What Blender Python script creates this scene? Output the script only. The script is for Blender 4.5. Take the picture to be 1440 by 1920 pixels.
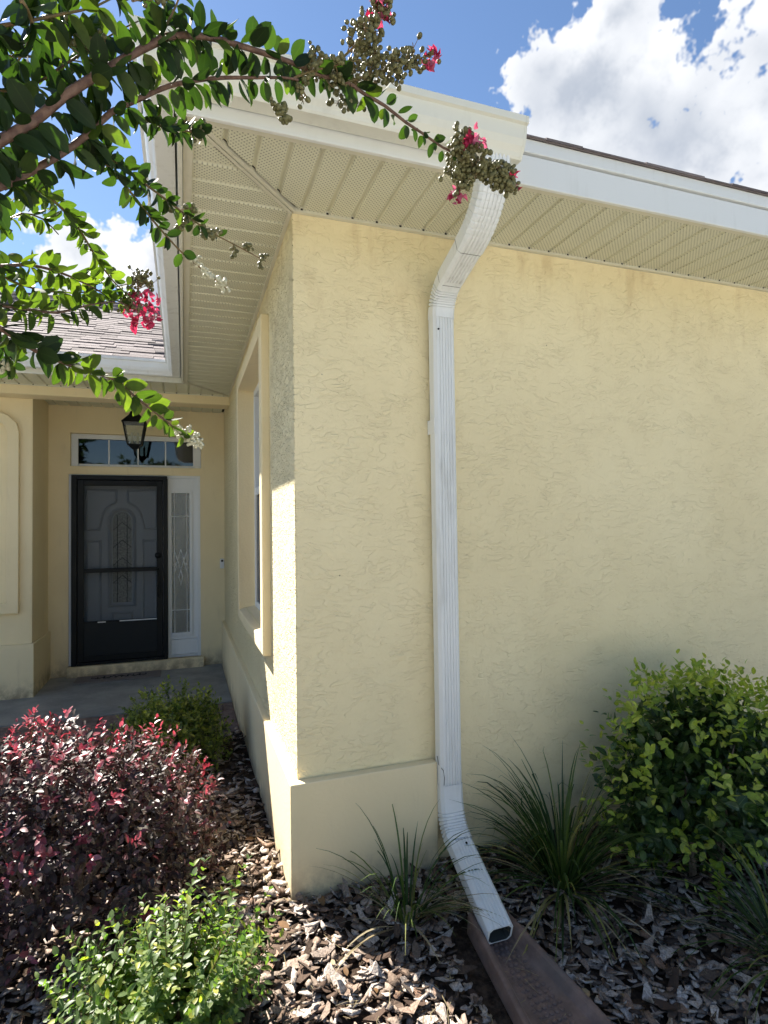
import bpy, math, random
import numpy as np
from mathutils import Vector, Matrix, noise as mnoise

random.seed(7)
RNG = np.random.default_rng(11)
S = bpy.context.scene
for o in list(bpy.data.objects):
    bpy.data.objects.remove(o)
COL = S.collection
PI = math.pi

# ------------------------------------------------------------------ camera
cam_d = bpy.data.cameras.new('camera')
cam = bpy.data.objects.new('camera', cam_d)
COL.objects.link(cam)
CAM = Vector((-0.4549, -2.4680, 1.5349))
_r = Vector((0.94466, -0.32775, -0.01384))
_u = Vector((0.00401, -0.03062, 0.99952))
_f = Vector((0.32802, 0.94427, 0.02761))
cam.matrix_world = Matrix(((_r.x, _u.x, -_f.x, CAM.x), (_r.y, _u.y, -_f.y, CAM.y),
                           (_r.z, _u.z, -_f.z, CAM.z), (0, 0, 0, 1)))
cam_d.sensor_fit = 'VERTICAL'
cam_d.sensor_height = 36.0
cam_d.lens = 36.0 * 1080.0 / 1920.0
cam_d.clip_start = 0.02
cam_d.clip_end = 2000
S.camera = cam

# ------------------------------------------------------------------ light
TO_SUN = Vector((-0.46, 0.86, 1.0)).normalized()
SUN_EL = math.asin(TO_SUN.z)
SUN_AZ = math.atan2(TO_SUN.x, TO_SUN.y)          # clockwise from +Y
sun_d = bpy.data.lights.new('sun', 'SUN')
sun_d.energy = 5.0
sun_d.angle = math.radians(0.53)
sun_d.color = (1.0, 0.94, 0.85)
sun = bpy.data.objects.new('sun', sun_d)
COL.objects.link(sun)
sun.rotation_euler = (-TO_SUN).to_track_quat('-Z', 'Y').to_euler()
sun.location = (-6, 11, 13)

W = bpy.data.worlds.new('World')
S.world = W
W.use_nodes = True
SKY_STRENGTH = 0.05
EXPOSURE = 1.84


def build_world():
    nt = W.node_tree
    N, L = nt.nodes, nt.links
    N.clear()
    out = N.new('ShaderNodeOutputWorld')
    bg = N.new('ShaderNodeBackground')
    sky = N.new('ShaderNodeTexSky')
    sky.sky_type = 'NISHITA'
    sky.sun_disc = False
    sky.sun_elevation = SUN_EL
    sky.sun_rotation = SUN_AZ
    sky.air_density = 1.0
    sky.dust_density = 0.1
    sky.ozone_density = 4.0
    tc = N.new('ShaderNodeTexCoord')
    nrm = N.new('ShaderNodeVectorMath'); nrm.operation = 'NORMALIZE'
    L.new(tc.outputs['Generated'], nrm.inputs[0])
    D = nrm.outputs[0]
    # cumulus banks all round the sky: (direction, angular radius)
    banks = [((0.635, 0.582, 0.508), .21), ((0.50, 0.63, 0.59), .13), ((0.70, 0.47, 0.53), .17), ((0.515, 0.570, 0.640), .10),
             ((-0.13, 0.905, 0.385), .12), ((-0.02, 0.93, 0.36), .09),
             ((-0.85, -0.2, 0.45), .22), ((0.35, -0.85, 0.40), .24)]
    last = None
    for c, r in banks:
        v = Vector(c).normalized()
        d = N.new('ShaderNodeVectorMath'); d.operation = 'DISTANCE'
        L.new(D, d.inputs[0]); d.inputs[1].default_value = v
        m = N.new('ShaderNodeMath'); m.operation = 'MULTIPLY_ADD'
        L.new(d.outputs['Value'], m.inputs[0]); m.inputs[1].default_value = -1.0 / r; m.inputs[2].default_value = 1.0
        if last is None:
            last = m.outputs[0]
        else:
            x = N.new('ShaderNodeMath'); x.operation = 'SMOOTH_MAX'
            L.new(last, x.inputs[0]); L.new(m.outputs[0], x.inputs[1]); x.inputs[2].default_value = 0.25
            last = x.outputs[0]
    def noise(scale, detail, rough, off=(0, 0, 0)):
        a = N.new('ShaderNodeVectorMath'); a.operation = 'ADD'
        L.new(D, a.inputs[0]); a.inputs[1].default_value = off
        n = N.new('ShaderNodeTexNoise'); n.inputs['Scale'].default_value = scale
        n.inputs['Detail'].default_value = detail; n.inputs['Roughness'].default_value = rough
        L.new(a.outputs[0], n.inputs['Vector'])
        return n.outputs['Fac']
    def math_(op, a, b, c=None):
        m = N.new('ShaderNodeMath'); m.operation = op
        for i, v in enumerate((a, b, c)):
            if v is None: continue
            if isinstance(v, (int, float)): m.inputs[i].default_value = v
            else: L.new(v, m.inputs[i])
        return m.outputs[0]
    n1 = noise(7.0, 5, .64)
    n2 = noise(26.0, 3, .6, (3, 1, 2))
    dens = math_('ADD', last, math_('MULTIPLY', math_('SUBTRACT', n1, .5), 3.3))
    dens = math_('ADD', dens, math_('MULTIPLY', math_('SUBTRACT', n2, .5), .6))
    mr = N.new('ShaderNodeMapRange'); mr.interpolation_type = 'SMOOTHSTEP'
    L.new(dens, mr.inputs[0]); mr.inputs[1].default_value = .24; mr.inputs[2].default_value = .40
    # self shading of the cloud: thick middles are greyer, a shifted copy lights the sunward side
    off = tuple(TO_SUN * 0.05)
    n1b = noise(7.0, 2, .62, off)
    shade = math_('MULTIPLY_ADD', math_('SUBTRACT', n1, n1b), 1.6, .86)
    thick = N.new('ShaderNodeMapRange'); thick.interpolation_type = 'SMOOTHSTEP'
    L.new(dens, thick.inputs[0]); thick.inputs[1].default_value = .35; thick.inputs[2].default_value = 1.3
    thick.inputs[3].default_value = 1.0; thick.inputs[4].default_value = .40
    val = math_('MULTIPLY', shade, thick.outputs[0])
    val = math_('MINIMUM', math_('MAXIMUM', val, .25), 1.0)
    cc = N.new('ShaderNodeMix'); cc.data_type = 'RGBA'
    L.new(val, cc.inputs['Factor'])
    cc.inputs['A'].default_value = (1.3, 1.75, 2.5, 1)
    cc.inputs['B'].default_value = (6.0, 6.1, 6.3, 1)
    mix = N.new('ShaderNodeMix'); mix.data_type = 'RGBA'
    L.new(mr.outputs[0], mix.inputs['Factor'])
    L.new(sky.outputs[0], mix.inputs['A'])
    L.new(cc.outputs['Result'], mix.inputs['B'])
    L.new(mix.outputs['Result'], bg.inputs['Color'])
    bg.inputs['Strength'].default_value = SKY_STRENGTH
    L.new(bg.outputs[0], out.inputs[0])


build_world()
W.cycles.sampling_method = 'MANUAL'
W.cycles.sample_map_resolution = 256
S.view_settings.view_transform = 'Standard'
S.view_settings.look = 'None'
S.view_settings.gamma = 1.0
S.view_settings.use_curve_mapping = False
S.view_settings.exposure = EXPOSURE
S.render.engine = 'CYCLES'
S.cycles.max_bounces = 6
S.cycles.diffuse_bounces = 4
S.cycles.transparent_max_bounces = 12
S.cycles.use_denoising = True
S.cycles.use_adaptive_sampling = True
S.cycles.adaptive_threshold = 0.02

# ------------------------------------------------------------------ materials
MATS = {}


class NB:
    """small node helper"""
    def __init__(s, name):
        s.m = bpy.data.materials.new(name)
        s.m.use_nodes = True
        s.N, s.L = s.m.node_tree.nodes, s.m.node_tree.links
        s.b = s.N['Principled BSDF']
        s.out = s.N['Material Output']
        MATS[name] = s.m

    def n(s, t, **kw):
        x = s.N.new('ShaderNode' + t)
        for k, v in kw.items():
            setattr(x, k, v)
        return x

    def link(s, a, b):
        s.L.new(a, b)

    def val(s, sock, v):
        if isinstance(v, (int, float)) or isinstance(v, (tuple, list)):
            sock.default_value = v
        else:
            s.L.new(v, sock)

    def math(s, op, a, b=None, c=None, clamp=False):
        x = s.n('Math', operation=op, use_clamp=clamp)
        for i, v in enumerate((a, b, c)):
            if v is not None:
                s.val(x.inputs[i], v)
        return x.outputs[0]

    def pos(s):
        return s.n('NewGeometry').outputs['Position']

    def noise(s, vec, scale, detail=3, rough=.55, dist=0.0):
        x = s.n('TexNoise')
        if vec is not None: s.link(vec, x.inputs['Vector'])
        x.inputs['Scale'].default_value = scale
        x.inputs['Detail'].default_value = detail
        x.inputs['Roughness'].default_value = rough
        x.inputs['Distortion'].default_value = dist
        return x.outputs['Fac']

    def mrange(s, v, a, b, c=0.0, d=1.0, smooth=True):
        x = s.n('MapRange')
        if smooth: x.interpolation_type = 'SMOOTHSTEP'
        s.val(x.inputs[0], v)
        for i, q in enumerate((a, b, c, d)):
            x.inputs[i + 1].default_value = q
        return x.outputs[0]

    def mix(s, f, a, b, blend='MIX'):
        x = s.n('Mix', data_type='RGBA', blend_type=blend)
        s.val(x.inputs['Factor'], f)
        for k, v in (('A', a), ('B', b)):
            if isinstance(v, tuple) and len(v) == 3: v = v + (1,)
            s.val(x.inputs[k], v)
        return x.outputs['Result']

    def mapping(s, vec, scale=(1, 1, 1), rot=(0, 0, 0), loc=(0, 0, 0)):
        x = s.n('Mapping')
        s.link(vec, x.inputs['Vector'])
        x.inputs['Scale'].default_value = scale
        x.inputs['Rotation'].default_value = rot
        x.inputs['Location'].default_value = loc
        return x.outputs[0]

    def bump(s, h, strength=.5, dist=.01, prev=None):
        x = s.n('Bump')
        x.inputs['Strength'].default_value = strength
        x.inputs['Distance'].default_value = dist
        s.link(h, x.inputs['Height'])
        if prev is not None: s.link(prev, x.inputs['Normal'])
        return x.outputs[0]

    def set(s, color=None, rough=None, metal=None, normal=None, spec=None):
        if color is not None:
            if isinstance(color, tuple) and len(color) == 3: color = color + (1,)
            s.val(s.b.inputs['Base Color'], color)
        if rough is not None: s.val(s.b.inputs['Roughness'], rough)
        if metal is not None: s.val(s.b.inputs['Metallic'], metal)
        if normal is not None: s.link(normal, s.b.inputs['Normal'])
        if spec is not None: s.val(s.b.inputs['Specular IOR Level'], spec)
        return s.m


def wall_uv(k):
    """(X+Y, Z) : running length along either wall, and height"""
    sp = k.n('SeparateXYZ'); k.link(k.pos(), sp.inputs[0])
    cb = k.n('CombineXYZ')
    k.link(k.math('ADD', sp.outputs[0], sp.outputs[1]), cb.inputs[0])
    k.link(sp.outputs[2], cb.inputs[1])
    return cb.outputs[0], sp


def mat_stucco(name, col, relief=1.0, coarse=True, cover=(.50, .66), pits=False):
    k = NB(name)
    uv, sp = wall_uv(k)
    # low frequency wobble so trowel marks change direction
    wob = k.n('TexNoise'); k.link(uv, wob.inputs['Vector']); wob.inputs['Scale'].default_value = 1.7
    wob.inputs['Detail'].default_value = 2
    ws = k.n('VectorMath', operation='SCALE'); k.link(wob.outputs['Color'], ws.inputs[0]); ws.inputs['Scale'].default_value = .22
    wv = k.n('VectorMath', operation='ADD'); k.link(uv, wv.inputs[0]); k.link(ws.outputs[0], wv.inputs[1])
    hs = None
    if coarse:
        for rot, sc, seed, w in ((math.radians(36), (11, 30, 1), 0, 1.0), (math.radians(2), (12, 34, 1), 5, .9), (math.radians(-58), (12, 30, 1), 11, .8)):
            v = k.mapping(wv.outputs[0], sc, (0, 0, rot), (seed, seed * .7, seed * 1.3))
            n = k.noise(v, 1.0, 1.3, .5, .3)
            mask = k.mrange(k.noise(k.mapping(uv, (6.5, 6.5, 1), (0, 0, 0), (seed + 3, 2, seed)), 1.0, 3, .65), *cover)
            crack = k.mrange(k.math('ABSOLUTE', k.math('SUBTRACT', n, .5)), 0.0, .030, 1, 0)
            plate = k.math('MULTIPLY', k.mrange(n, .49, .525), .8)
            h = k.math('MULTIPLY', k.math('SUBTRACT', plate, crack), k.math('MULTIPLY', mask, w))
            hs = h if hs is None else k.math('ADD', hs, h)
        fine = k.noise(k.mapping(uv, (70, 70, 1)), 1.0, 3, .6)
        if pits:
            pn = k.noise(k.mapping(uv, (34, 34, 1)), 1.0, 2.5, .55, .6)
            hs = k.math('ADD', hs, k.math('MULTIPLY', k.mrange(pn, .40, .50), pits))
        grit = k.noise(k.mapping(uv, (260, 260, 1)), 1.0, 2, .6)
        hs = k.math('ADD', hs, k.math('MULTIPLY', fine, .55))
        hs = k.math('ADD', hs, k.math('MULTIPLY', grit, .22))
    else:
        fine = k.noise(k.mapping(uv, (60, 60, 1)), 1.0, 4, .65)
        hs = k.math('MULTIPLY', fine, .7)
    nor = k.bump(hs, .8 * relief, .0040)
    # paint: slow patches, dirt specks and rusty tea stains under the eave
    patch = k.noise(k.mapping(uv, (1.1, .9, 1)), 1.0, 4, .6)
    c = k.mix(k.mrange(patch, .3, .7), tuple(x * q for x, q in zip(col, (.97, .96, .93))), tuple(min(.92, x * 1.04) for x in col))
    if coarse:
        st = k.noise(k.mapping(uv, (9, 2.2, 1)), 1.0, 4, .65)
        zz = k.mrange(sp.outputs[2], 2.1, 2.95)
        f = k.math('MULTIPLY', k.mrange(st, .48, .75), k.math('MULTIPLY', zz, .28))
        c = k.mix(f, c, (.42, .24, .07))
        low = k.math('MULTIPLY', k.mrange(k.noise(k.mapping(uv, (5, 4, 1)), 1.0, 4, .6), .45, .8), k.mrange(sp.outputs[2], .5, -.05))
        c = k.mix(k.math('MULTIPLY', low, .5), c, (.25, .2, .14))
        spk = k.n('TexVoronoi'); k.link(uv, spk.inputs['Vector']); spk.inputs['Scale'].default_value = 7
        dot = k.mrange(spk.outputs['Distance'], .016, .03, 1, 0)
        keep = k.mrange(k.noise(k.mapping(uv, (2, 2, 1), loc=(7, 7, 0)), 1.0, 1), .55, .6)
        c = k.mix(k.math('MULTIPLY', k.math('MULTIPLY', dot, keep), .7), c, (.12, .09, .06))
        # the troughs between trowel marks get a slightly darker tone
        c = k.mix(k.mrange(hs, .0, -.9, 0, .03), c, tuple(x * .6 for x in col))
    else:
        low = k.math('MULTIPLY', k.mrange(k.noise(k.mapping(uv, (7, 6, 1)), 1.0, 5, .7), .30, .62), k.mrange(sp.outputs[2], .20, -.06))
        c = k.mix(k.math('MULTIPLY', low, .85), c, (.24, .18, .12))
        sm = k.mrange(k.noise(k.mapping(uv, (14, 2.5, 1)), 1.0, 4, .6), .55, .8)
        c = k.mix(k.math('MULTIPLY', sm, .14), c, (.3, .22, .12))
    return k.set(c, .88, normal=nor, spec=.25)


mat_stucco('stucco', (.89, .765, .488), .72, cover=(.47, .58), pits=.30)
mat_stucco('stucco_rough', (.88, .765, .485), 1.25, cover=(.40, .5), pits=.8)
mat_stucco('stucco_trim', (.86, .73, .475), .9, coarse=False)


def mat_paint(name, col, rough=.4, dirt=.25, dirtcol=(.3, .28, .22), spec=.5, scale=3):
    k = NB(name)
    p = k.pos()
    n = k.noise(k.mapping(p, (scale, scale, scale * .5)), 1.0, 5, .65)
    streak = k.noise(k.mapping(p, (28, 28, 2.5)), 1.0, 3, .6)
    f = k.math('MULTIPLY', k.mrange(k.math('ADD', k.math('MULTIPLY', n, .6), k.math('MULTIPLY', streak, .4)), .5, .72), dirt)
    c = k.mix(f, col, dirtcol)
    return k.set(c, k.mrange(n, .3, .7, rough - .06, rough + .1), spec=spec)


mat_paint('white_aluminium', (.80, .81, .80), .38, .42)
mat_paint('ivory_aluminium', (.74, .73, .64), .42, .2)
mat_paint('fascia_paint', (.76, .77, .75), .4, .18)
mat_paint('white_paint', (.78, .79, .80), .45, .15)
mat_paint('grey_door', (.52, .56, .62), .5, .1)
mat_paint('black_metal', (.008, .009, .010), .5, .1, (.03, .03, .03), spec=.25)
mat_paint('kick_metal', (.014, .017, .020), .5, .1, (.03, .03, .03), spec=.25)
mat_paint('raw_aluminium', (.72, .72, .72), .3, .1)
mat_paint('pipe_shade_dark', (.05, .055, .052), .8, .3)  # dark colour stands in for the shade inside the outlet pipe
mat_paint('rubber_dark', (.02, .02, .02), .8, .1)


def mat_soffit():
    k = NB('vinyl_soffit')
    p = k.pos()
    sp = k.n('SeparateXYZ'); k.link(p, sp.inputs[0])
    s = 2 * PI / .0185
    a = k.math('SINE', k.math('MULTIPLY', sp.outputs[0], s))
    b = k.math('SINE', k.math('MULTIPLY', sp.outputs[1], s))
    hole = k.mrange(k.math('MULTIPLY', a, b), .42, .66)
    at = k.n('Attribute', attribute_name='perf')
    hole = k.math('MULTIPLY', hole, at.outputs['Fac'])
    n = k.noise(p, 2.2, 4, .6)
    base = k.mix(k.mrange(n, .3, .7), (.65, .635, .48), (.71, .695, .54))
    c = k.mix(k.math('MULTIPLY', hole, .62), base, (.06, .055, .04))
    nor = k.bump(k.math('SUBTRACT', 1.0, hole), .5, .003)
    return k.set(c, .55, normal=nor, spec=.3)


mat_soffit()
mat_paint('soffit_channel', (.66, .63, .50), .5, .2)
mat_paint('gap_dark', (.012, .01, .008), .9, 0.0)


def mat_concrete():
    k = NB('porch_concrete')
    p = k.pos()
    n = k.noise(p, 3, 6, .65)
    n2 = k.noise(p, 45, 3, .6)
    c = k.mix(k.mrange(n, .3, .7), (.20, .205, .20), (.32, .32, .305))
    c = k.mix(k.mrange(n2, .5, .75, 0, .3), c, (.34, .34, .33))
    nor = k.bump(k.math('ADD', k.math('MULTIPLY', n, 1.0), k.math('MULTIPLY', n2, .4)), .5, .01)
    return k.set(c, .8, normal=nor, spec=.3)


mat_concrete()


def mat_shingle():
    k = NB('asphalt_shingle')
    p = k.pos()
    oi = k.n('ObjectInfo').outputs['Random']
    at = k.n('Attribute', attribute_name='rnd').outputs['Fac']
    r = k.math('FRACT', k.math('ADD', oi, at))
    n = k.noise(p, 420, 3, .7)
    c = k.mix(r, (.11, .09, .088), (.26, .22, .215))
    c = k.mix(k.mrange(n, .35, .7, 0, .4), c, (.12, .10, .095))
    nor = k.bump(n, .8, .003)
    return k.set(c, .92, normal=nor, spec=.2)


mat_shingle()


def mat_mulch_soil():
    k = NB('mulch_soil')
    p = k.pos()
    n = k.noise(p, 30, 5, .7)
    c = k.mix(k.mrange(n, .3, .7), (.025, .017, .012), (.10, .07, .05))
    nor = k.bump(n, 1.0, .02)
    return k.set(c, .95, normal=nor, spec=.1)


mat_mulch_soil()


def rnd_val(k):
    oi = k.n('ObjectInfo').outputs['Random']
    at = k.n('Attribute', attribute_name='rnd').outputs['Fac']
    return k.math('FRACT', k.math('ADD', oi, at))


def mat_bark():
    k = NB('bark_chip')
    r = rnd_val(k)
    tc = k.n('TexCoord')
    p = k.pos()
    g = k.noise(k.mapping(tc.outputs['Object'], (60, 8, 60)), 1.0, 4, .65)
    cr = k.n('ValToRGB')
    k.link(r, cr.inputs[0])
    e = cr.color_ramp.elements
    e[0].position = 0; e[0].color = (.065, .043, .032, 1)
    e[1].position = 1; e[1].color = (.62, .55, .49, 1)
    for ps, c in ((.25, (.155, .112, .084, 1)), (.45, (.35, .285, .235, 1)), (.55, (.28, .175, .12, 1)), (.68, (.46, .39, .335, 1))):
        x = e.new(ps); x.color = c
    n = k.noise(p, 140, 3, .65)
    c = k.mix(k.mrange(n, .35, .7, 0, .6), cr.outputs[0], (.06, .042, .034))
    nor = k.bump(k.math('ADD', n, g), .8, .004)
    return k.set(c, .9, normal=nor, spec=.08)


mat_bark()


def mat_leaf(name, stops, trans=.35, rough=.4, spec=.5, transcol=None, vein=(.4, .5, .2)):
    k = NB(name)
    r = rnd_val(k)
    cr = k.n('ValToRGB')
    k.link(r, cr.inputs[0])
    e = cr.color_ramp.elements
    e[0].position = stops[0][0]; e[0].color = stops[0][1] + (1,)
    e[1].position = stops[-1][0]; e[1].color = stops[-1][1] + (1,)
    for ps, c in stops[1:-1]:
        x = e.new(ps); x.color = c + (1,)
    at = k.n('Attribute', attribute_name='mid').outputs['Fac']
    p = k.pos()
    n = k.noise(p, 90, 2, .6)
    c = k.mix(k.mrange(n, .3, .7, 0, .3), cr.outputs[0], (.02, .03, .012))
    c = k.mix(k.math('MULTIPLY', k.mrange(at, .90, .99), .22), c, vein)
    k.set(c, rough, spec=spec)
    tr = k.n('BsdfTranslucent')
    tcol = k.mix(1.0, c, transcol or (1.6, 2.2, .55), 'MULTIPLY')
    k.link(tcol, tr.inputs[0])
    mx = k.n('MixShader')
    mx.inputs[0].default_value = trans
    k.link(k.b.outputs[0], mx.inputs[1]); k.link(tr.outputs[0], mx.inputs[2])
    k.link(mx.outputs[0], k.out.inputs[0])
    return k.m


mat_leaf('crape_leaf', [(0, (.013, .026, .010)), (.5, (.022, .042, .013)), (.8, (.038, .066, .016)), (1, (.10, .13, .025))], .30, .58, .22, (1.7, 2.3, .5), (.06, .09, .03))
mat_leaf('crape_leaf_sunlit', [(0, (.035, .06, .014)), (.5, (.06, .095, .018)), (1, (.13, .165, .03))], .42, .58, .22, (1.7, 2.1, .5), (.1, .14, .04))  # same leaf, with sunlight put into a lighter colour
mat_leaf('loropetalum_leaf', [(0, (.028, .019, .021)), (.35, (.062, .040, .044)), (.6, (.092, .080, .060)), (.85, (.13, .085, .09)), (1, (.22, .085, .10))], .12, .46, .38, (1.8, .8, .9), (.3, .12, .13))
mat_leaf('loropetalum_new', [(0, (.19, .035, .055)), (.5, (.34, .085, .115)), (1, (.44, .22, .25))], .3, .35, .6, (1.8, .6, .8), (.5, .2, .2))
mat_leaf('holly_leaf', [(0, (.08, .105, .024)), (.6, (.20, .245, .05)), (1, (.40, .42, .09))], .28, .35, .5)
mat_leaf('light_leaf', [(0, (.07, .115, .045)), (.5, (.12, .18, .06)), (.8, (.19, .25, .07)), (1, (.42, .40, .08))], .4, .45, .4)
mat_leaf('viburnum_leaf', [(0, (.022, .052, .014)), (.6, (.044, .084, .020)), (1, (.09, .14, .03))], .28, .38, .5)
mat_leaf('viburnum_new', [(0, (.22, .33, .035)), (.5, (.37, .47, .055)), (1, (.52, .56, .10))], .35, .4, .5, (1.3, 1.4, .6))
mat_leaf('grass_blade', [(0, (.026, .052, .014)), (.55, (.050, .092, .022)), (.8, (.11, .15, .036)), (.9, (.22, .22, .06)), (1, (.33, .27, .13))], .22, .55, .25, vein=(.05, .09, .03))
mat_leaf('dry_blade', [(0, (.22, .17, .09)), (.5, (.33, .27, .16)), (1, (.45, .40, .28))], .25, .6, .3, (1.2, 1.1, .8), (.3, .25, .15))
mat_leaf('dead_leaf', [(0, (.10, .05, .025)), (.4, (.20, .11, .05)), (.7, (.30, .20, .10)), (1, (.38, .29, .18))], .12, .7, .2, (1.2, 1.0, .7), (.2, .14, .08))
mat_leaf('pink_petal', [(0, (.36, .02, .07)), (.5, (.52, .05, .14)), (1, (.66, .22, .33))], .35, .6, .2, (1.4, .7, .9), (.7, .2, .3))


def mat_simple_noise(name, a, b, scale, rough=.7, bumps=.4, bd=.003, spec=.3):
    k = NB(name)
    p = k.pos()
    n = k.noise(p, scale, 4, .65)
    c = k.mix(k.mrange(n, .3, .7), a, b)
    return k.set(c, rough, normal=k.bump(n, bumps, bd), spec=spec)


mat_simple_noise('crape_bark', (.085, .045, .035), (.20, .12, .085), 60, .6, .5)
mat_simple_noise('young_stem', (.10, .09, .03), (.20, .12, .06), 70, .5, .3)
mat_simple_noise('twig_bark', (.10, .075, .055), (.24, .19, .15), 80, .8, .5)
mat_simple_noise('seed_capsule', (.075, .072, .030), (.19, .18, .08), 160, .45, .2)
mat_simple_noise('pale_bud', (.38, .36, .24), (.62, .60, .46), 160, .5, .2)
mat_simple_noise('lawn_grass', (.05, .085, .02), (.12, .16, .045), 30, .9, .8, .02)
mat_simple_noise('bounce_concrete', (.52, .51, .48), (.64, .63, .60), 6, .85, .4)  # pale concrete of the unseen slabs added for bounce light
mat_simple_noise('walk_brown', (.12, .085, .075), (.24, .175, .155), 18, .85, .6)
mat_simple_noise('doormat_fibre', (.15, .13, .13), (.26, .22, .20), 300, .95, .8)
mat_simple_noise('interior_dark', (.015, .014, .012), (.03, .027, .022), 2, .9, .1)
mat_simple_noise('reflection_tan', (.34, .29, .2), (.40, .35, .25), 3, .9, .1)  # tan colour imitates a reflection in the upper sash
mat_simple_noise('lawn_far', (.055, .066, .034), (.10, .105, .056), .6, .95, .2)


def mat_glass(name, refl=.9, tint=(.5, .55, .55), rough=.02, wavy=0.0, wscale=20, pale_mix=0.0):
    k = NB(name)
    fr = k.n('Fresnel'); fr.inputs[0].default_value = 1.52
    gl = k.n('BsdfGlossy'); gl.inputs['Roughness'].default_value = rough
    gl.inputs['Color'].default_value = (.9, .92, .92, 1)
    tr = k.n('BsdfTransparent'); tr.inputs[0].default_value = tint + (1,)
    if wavy:
        nb = k.bump(k.noise(k.pos(), wscale, 3, .6), wavy, .01)
        k.link(nb, gl.inputs['Normal']); k.link(nb, fr.inputs['Normal'])
    mx = k.n('MixShader')
    k.link(k.math('MULTIPLY_ADD', fr.outputs[0], refl, .03), mx.inputs[0])
    k.link(tr.outputs[0], mx.inputs[1]); k.link(gl.outputs[0], mx.inputs[2])
    res = mx.outputs[0]
    if pale_mix:
        df = k.n('BsdfDiffuse')
        pt = k.noise(k.pos(), 70, 3, .6)
        k.link(k.mix(k.mrange(pt, .35, .65), (.40, .42, .41), (.72, .74, .72)), df.inputs[0])
        m2 = k.n('MixShader'); m2.inputs[0].default_value = pale_mix
        k.link(res, m2.inputs[1]); k.link(df.outputs[0], m2.inputs[2]); res = m2.outputs[0]
    k.link(res, k.out.inputs[0])
    return k.m


mat_glass('window_glass')
mat_glass('dark_glass', .9, (.25, .26, .26))
mat_glass('leaded_glass', 3.0, (.5, .53, .52), .08, .8, 45, pale_mix=.16)  # pale diffuse share stands in for the bright reflection in the sidelight
mat_glass('arched_glass', 2.5, (.55, .58, .56), .08, .8, 45, pale_mix=.62)
mat_glass('lantern_glass', .8, (.75, .78, .7), .15, .5, 60)


def mat_screen():
    k = NB('insect_screen')
    tr = k.n('BsdfTransparent')
    df = k.n('BsdfDiffuse'); df.inputs[0].default_value = (.02, .021, .023, 1)
    mx = k.n('MixShader'); mx.inputs[0].default_value = .25
    k.link(tr.outputs[0], mx.inputs[1]); k.link(df.outputs[0], mx.inputs[2])
    k.link(mx.outputs[0], k.out.inputs[0])


mat_screen()


def mat_splash():
    k = NB('terracotta_plastic')
    p = k.pos()
    n = k.noise(p, 12, 5, .65)
    c = k.mix(k.mrange(n, .35, .7), (.15, .098, .078), (.24, .16, .13))
    c = k.mix(k.mrange(k.noise(p, 5, 3), .5, .75, 0, .5), c, (.14, .125, .115))
    return k.set(c, .6, normal=k.bump(k.noise(p, 130, 3), .35, .003), spec=.35)


mat_splash()


# ------------------------------------------------------------------ mesh helpers
class MB:
    def __init__(s):
        s.v = []; s.f = []

    def quad(s, a, b, c, d):
        i = len(s.v); s.v += [tuple(a), tuple(b), tuple(c), tuple(d)]; s.f.append((i, i + 1, i + 2, i + 3)); return s

    def poly(s, pts):
        i = len(s.v); s.v += [tuple(p) for p in pts]; s.f.append(tuple(range(i, i + len(pts)))); return s

    def box(s, x0, x1, y0, y1, z0, z1):
        i = len(s.v)
        s.v += [(x, y, z) for z in (z0, z1) for y in (y0, y1) for x in (x0, x1)]
        s.f += [tuple(i + q for q in t) for t in ((0, 2, 3, 1), (4, 5, 7, 6), (0, 1, 5, 4), (2, 6, 7, 3), (0, 4, 6, 2), (1, 3, 7, 5))]
        return s

    def loft(s, rings, closed=True, cap=True):
        i = len(s.v); n = len(rings[0])
        for r in rings: s.v += [tuple(p) for p in r]
        m = n if closed else n - 1
        for a in range(len(rings) - 1):
            for b in range(m):
                c = (b + 1) % n
                s.f.append((i + a * n + b, i + a * n + c, i + (a + 1) * n + c, i + (a + 1) * n + b))
        if cap and closed:
            s.f.append(tuple(i + b for b in range(n))[::-1])
            s.f.append(tuple(i + (len(rings) - 1) * n + b for b in range(n)))
        return s

    def tube(s, pts, rad, n=8, cap=True):
        pts = [Vector(p) for p in pts]
        if isinstance(rad, (int, float)): rad = [rad] * len(pts)
        rings = []
        ref = Vector((0.13, 0.21, 1)).normalized()
        for i, p in enumerate(pts):
            t = (pts[min(i + 1, len(pts) - 1)] - pts[max(i - 1, 0)])
            t = t.normalized() if t.length > 1e-9 else Vector((0, 0, 1))
            a = t.cross(ref)
            if a.length < .05: a = t.cross(Vector((1, 0, 0)))
            a.normalize(); b = t.cross(a)
            rings.append([p + (a * math.cos(2 * PI * q / n) + b * math.sin(2 * PI * q / n)) * rad[i] for q in range(n)])
        return s.loft(rings, True, cap)

    def prism(s, prof, axis, a, b):
        """2-D profile extruded along an axis. axis 0: prof=(y,z); 1: (x,z); 2: (x,y)"""
        def P(q, t):
            return {0: (t, q[0], q[1]), 1: (q[0], t, q[1]), 2: (q[0], q[1], t)}[axis]
        return s.loft([[P(q, a) for q in prof], [P(q, b) for q in prof]])

    def mesh(s, name, mat=None, smooth=False):
        me = bpy.data.meshes.new(name)
        me.from_pydata(s.v, [], s.f)
        if mat: me.materials.append(MATS[mat])
        if smooth: me.polygons.foreach_set('use_smooth', [True] * len(me.polygons))
        me.validate()
        fix_normals(me)
        return me

    def build(s, name, mat, parent=None, smooth=False, bevel=0):
        o = bpy.data.objects.new(name, s.mesh(name, mat, smooth))
        COL.objects.link(o)
        if parent: o.parent = parent
        if bevel:
            m = o.modifiers.new('bevel', 'BEVEL'); m.width = bevel; m.segments = 2; m.limit_method = 'ANGLE'
        return o


import bmesh


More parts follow.
